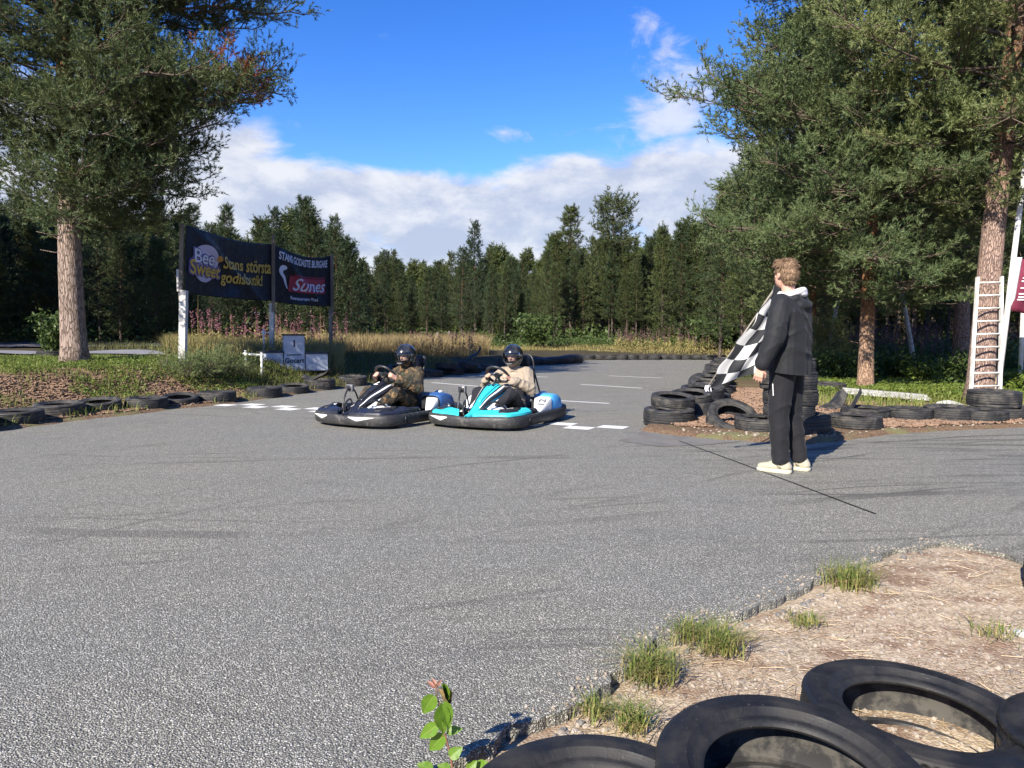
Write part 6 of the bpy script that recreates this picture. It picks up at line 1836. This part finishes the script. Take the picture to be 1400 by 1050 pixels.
def pebbles(p, r, rg=rng):
    bm = bmesh.new(); bmesh.ops.create_icosphere(bm, subdivisions=1, radius=1); bv = np.array([v.co[:] for v in bm.verts]); bf = np.array([[v.index for v in f.verts] for f in bm.faces]); bm.free()
    N = len(p); s = (r * (.45 + rg.random((N, 1, 1)) ** 2 * 1.3)) * (.7 + .6 * rg.random((N, 1, 3))) * [1, 1, .65]
    v = bv[None] * (1 + .22 * rg.normal(size=(N, len(bv), 1))) * s + p[:, None]
    return v.reshape(-1, 3), (bf[None] + (np.arange(N) * len(bv))[:, None, None]).reshape(-1, 3)


m_peb, t, b = newmat('gravel_stones'); co = t.coord(); n = t.noise(co, 45, 2); n2 = t.noise(co, 200, 3)
c = t.ramp(n, [(.3, (.15, .125, .10)), (.45, (.31, .26, .21)), (.55, (.42, .365, .30)), (.7, (.27, .215, .16))]); setb(t, b, Base_Color=t.mix(t.mapr(n2, .3, .7), c, t.mix(1.0, c, (.75, .75, .75), 'MULTIPLY')), Roughness=.9)
p = scatter_px(7500, 560, 1460, 1.35, 4.9, nearv); stuff('gravel', MB().add(pebbles(p[:7000], .0075)).add(pebbles(p[7000:], .017)), m_peb, 'small pale stones strewn on the sandy near verge')
p = scatter_px(16000, 580, 1140, 1.4, 3.6, lambda x, y, s: nearv(x, y, s) & (s < .02 + .11 * vnoise(x * 6, y * 6))); stuff('gravel', MB().add(pebbles(p, .0095)), m_peb, 'grey gravel along the broken asphalt edge')
_n = 420; _k = rng.integers(len(NEARW) - 40, size=_n); _q = np.array(NEARW)[_k]; _t = nrm(np.array(NEARW)[_k + 30] - _q); _nn = np.stack([-_t[:, 1], _t[:, 0]], 1); _o = .012 + np.abs(rng.normal(size=_n)) * .09 * vnoise(_q[:, 0] * 4, _q[:, 1] * 4)
_p = _q - _nn * np.sign(sdist(*(_q + _nn * .05).T, ROADC))[:, None] * _o[:, None]
stuff('gravel', MB().add(pebbles(np.concatenate([_p, np.full((_n, 1), .003)], 1), .0055)), m_peb, 'grit spilt over the rim of the asphalt')
m_crumb = simple('asphalt_crumb', (.11, .105, .10), (.20, .19, .175), 60, .9, .4, 160)
p = scatter_px(5000, 580, 1300, 1.4, 4.4, lambda x, y, s: nearv(x, y, s) & (s < .075)); p[:, 2] += .006; stuff('asphalt_crumbs', MB().add(pebbles(p[:2200], .012)), m_crumb, 'dark crumbs broken off the asphalt edge')
p = scatter_px(1500, 880, 1440, 8.2, 10.5, lambda x, y, s: inf_only(x, y, s) & (s < .5)); stuff('gravel', MB().add(pebbles(p, .012)), m_peb, 'pale gravel where the infield meets the asphalt')
p = scatter_px(1200, -20, 330, 8.6, 13, lambda x, y, s: left_only(x, y, s) & (s < .25)); stuff('gravel', MB().add(pebbles(p, .012)), m_peb, 'pale gravel at the foot of the tyres below the big pine')
for u, v, n, r, h, lab in ((890, 925, 420, .085, .125, 'big yellow-green grass tuft at the asphalt edge, above the middle foreground tyre'), (985, 888, 330, .075, .115, 'upright bright green grass tuft next to the short dark one'), (942, 872, 240, .07, .09, 'short dark grass tuft right at the asphalt edge between two bigger tufts'),
                           (1163, 800, 380, .10, .135, 'grass tuft farthest along the asphalt edge towards the pit lane'), (1098, 850, 160, .07, .05, 'flat dark green tuft alone on the sand'), (866, 995, 190, .055, .09, 'thin grass tuft just above the foreground tyre row'), (815, 978, 130, .05, .075, 'sparse grass tuft at the asphalt edge close to the sapling'), (1360, 868, 90, .09, .06, 'withered thin tuft on the sand near the right edge')):
    c_ = P(u, v, -.02); T = thing('grass_tuft', c_, lab, 'grass tuft', 'grass tufts on the near verge')
    h *= .85; r *= .9; k = int(n * .72); q = np.concatenate([rng.normal(size=(n, 2)) * r * .55, np.zeros((n, 1))], 1)
    MB().add(blades(q[:k], h, .0042, 1.0, .9)).build('green_grass', g_green, T, smooth=False); MB().add(blades(q[k:] * 1.15, h * .8, .0035, 1.5, 1.0)).build('dry_grass', g_straw, T, smooth=False)

m_leaf, t, b = newmat('sapling_leaf'); co = t.coord()
uvn = t.n('ShaderNodeUVMap').outputs[0]; sx = t.n('ShaderNodeSeparateXYZ', i_0=uvn)
vein = t.math('ABSOLUTE', t.math('SINE', t.math('ADD', t.math('MULTIPLY', sx.outputs[0], 26.0), t.math('MULTIPLY', t.math('ABSOLUTE', sx.outputs[1]), -30.0))))
mid = t.mapr(t.math('ABSOLUTE', sx.outputs[1]), .0, .05, 1, 0)
n = t.noise(co, 60, 4)
c = t.mix(n, (.10, .22, .02), (.17, .30, .03)); c = t.mix(t.mapr(vein, .0, .25, .55, 0), c, (.27, .38, .07)); c = t.mix(mid, c, (.33, .42, .10))
c = t.mix(t.mapr(t.noise(co, 130, 3), .62, .70, 0, .8), c, (.20, .11, .03))
setb(t, b, Base_Color=c, Roughness=.38, Specular_IOR_Level=.5, Normal=t.bump(vein, .15, .002))
tr = t.n('ShaderNodeBsdfTranslucent', i_Color=c); mx = t.n('ShaderNodeMixShader', i_0=.38, i_1=b.outputs[0], i_2=tr.outputs[0]); t.t.links.new(mx.outputs[0], m_leaf.node_tree.nodes['Material Output'].inputs[0])
m_stem = simple('sapling_stem', (.20, .085, .05), (.16, .10, .05), 30, .6)
sb = P(622, 1092, -.03)
SY = sb[1] + .02
T = thing('leafy_sapling', (0, 0, 0), 'small sapling with bright green heart-shaped leaves at the asphalt edge beside the foreground tyre', 'sapling')
st = bez([sb, D(617, 1040, SY), D(604, 985, SY + .005), D(596, 940, SY - .01)], 22)
MB().add(tube(st, np.linspace(.0034, .0012, 22), 8)).build('stem', m_stem, T)
st2 = bez([sb + [.01, .01, 0], D(650, 1046, SY + .05)], 8); MB().add(tube(st2, np.linspace(.003, .001, 8), 6)).build('stem', m_stem, T)


def heartleaf(u0, v0, u1, v1, dy, wid, m=m_leaf, cup=.25, roll=0.0, fold_=0.0):
    a = D(u0, v0, SY + dy); b_ = D(u1, v1, SY + dy + rng.normal() * .012); ax = b_ - a; L = np.linalg.norm(ax); ax /= L
    side = nrm(np.cross(ax, nrm(np.array([.25 + roll, -.75, .6])))); nn = np.cross(side, ax)
    s = np.linspace(0, 1, 16); w = wid * L * (np.sin(PI * np.clip(s * .97 + .03, 0, 1)) ** .62) * (1.12 - .78 * s); w[0] = .03 * L
    tt_ = np.linspace(-1, 1, 11)
    S_, T_ = np.meshgrid(s, tt_, indexing='ij')
    back = .10 * L * (np.abs(T_) ** 1.5) * (1 - S_) ** 3
    g = a + ax * (S_ * L - back)[..., None] + side * (T_ * w[:, None])[..., None] + nn * (cup * L * (.35 * np.abs(T_) ** 1.3 * (w[:, None] / (wid * L)) - .5 * S_ ** 2 + .045 * np.sin(S_ * 16) * np.abs(T_)) + fold_ * L * np.abs(T_))[..., None]
    o = MB().add(sheet(g)).build('leaf', m, T)
    uvl = o.data.uv_layers.new(name='UVMap'); idx = np.empty(len(o.data.loops), np.int32); o.data.loops.foreach_get('vertex_index', idx); uvl.data.foreach_set('uv', np.stack([S_.ravel(), T_.ravel()], 1)[idx].astype(np.float32).ravel())
    k = np.argmin(((st - a) ** 2).sum(1)); MB().add(tube(bez([st[k], (st[k] + a) / 2 + [0, 0, .003], a + ax * .004], 8), .0009, 5)).build('leaf_stalk', m_stem, T)
    return o


heartleaf(592, 952, 577, 978, -.01, .40); heartleaf(606, 962, 616, 998, -.02, .34); heartleaf(602, 968, 608, 1005, -.025, .38)
heartleaf(597, 992, 572, 1010, .0, .36); heartleaf(606, 1006, 585, 1028, .01, .36); heartleaf(612, 1000, 632, 996, .02, .36); heartleaf(616, 1034, 632, 1022, -.01, .5)
heartleaf(614, 1052, 598, 1046, .0, .5); heartleaf(640, 1052, 652, 1040, .03, .5); heartleaf(628, 1056, 612, 1066, -.01, .5); heartleaf(590, 1052, 570, 1044, .03, .45); heartleaf(652, 1050, 672, 1046, .05, .45)
m_leafd = simple('withered_leaf', (.15, .09, .05), (.28, .20, .07), 60, .6); m_leafr = simple('young_red_leaf', (.26, .11, .08), (.20, .10, .06), 60, .6)
heartleaf(598, 942, 611, 962, -.01, .30, m_leafd, .5, .3, .5)['label'] = 'curled browned leaf'; heartleaf(603, 935, 612, 958, -.015, .22, cup=.6, fold_=.4)
for a in ((596, 940, 583, 930), (597, 938, 590, 926), (597, 938, 604, 928)): heartleaf(*a, 0, .25, m_leafr, .4)['label'] = 'tiny reddish top leaf'
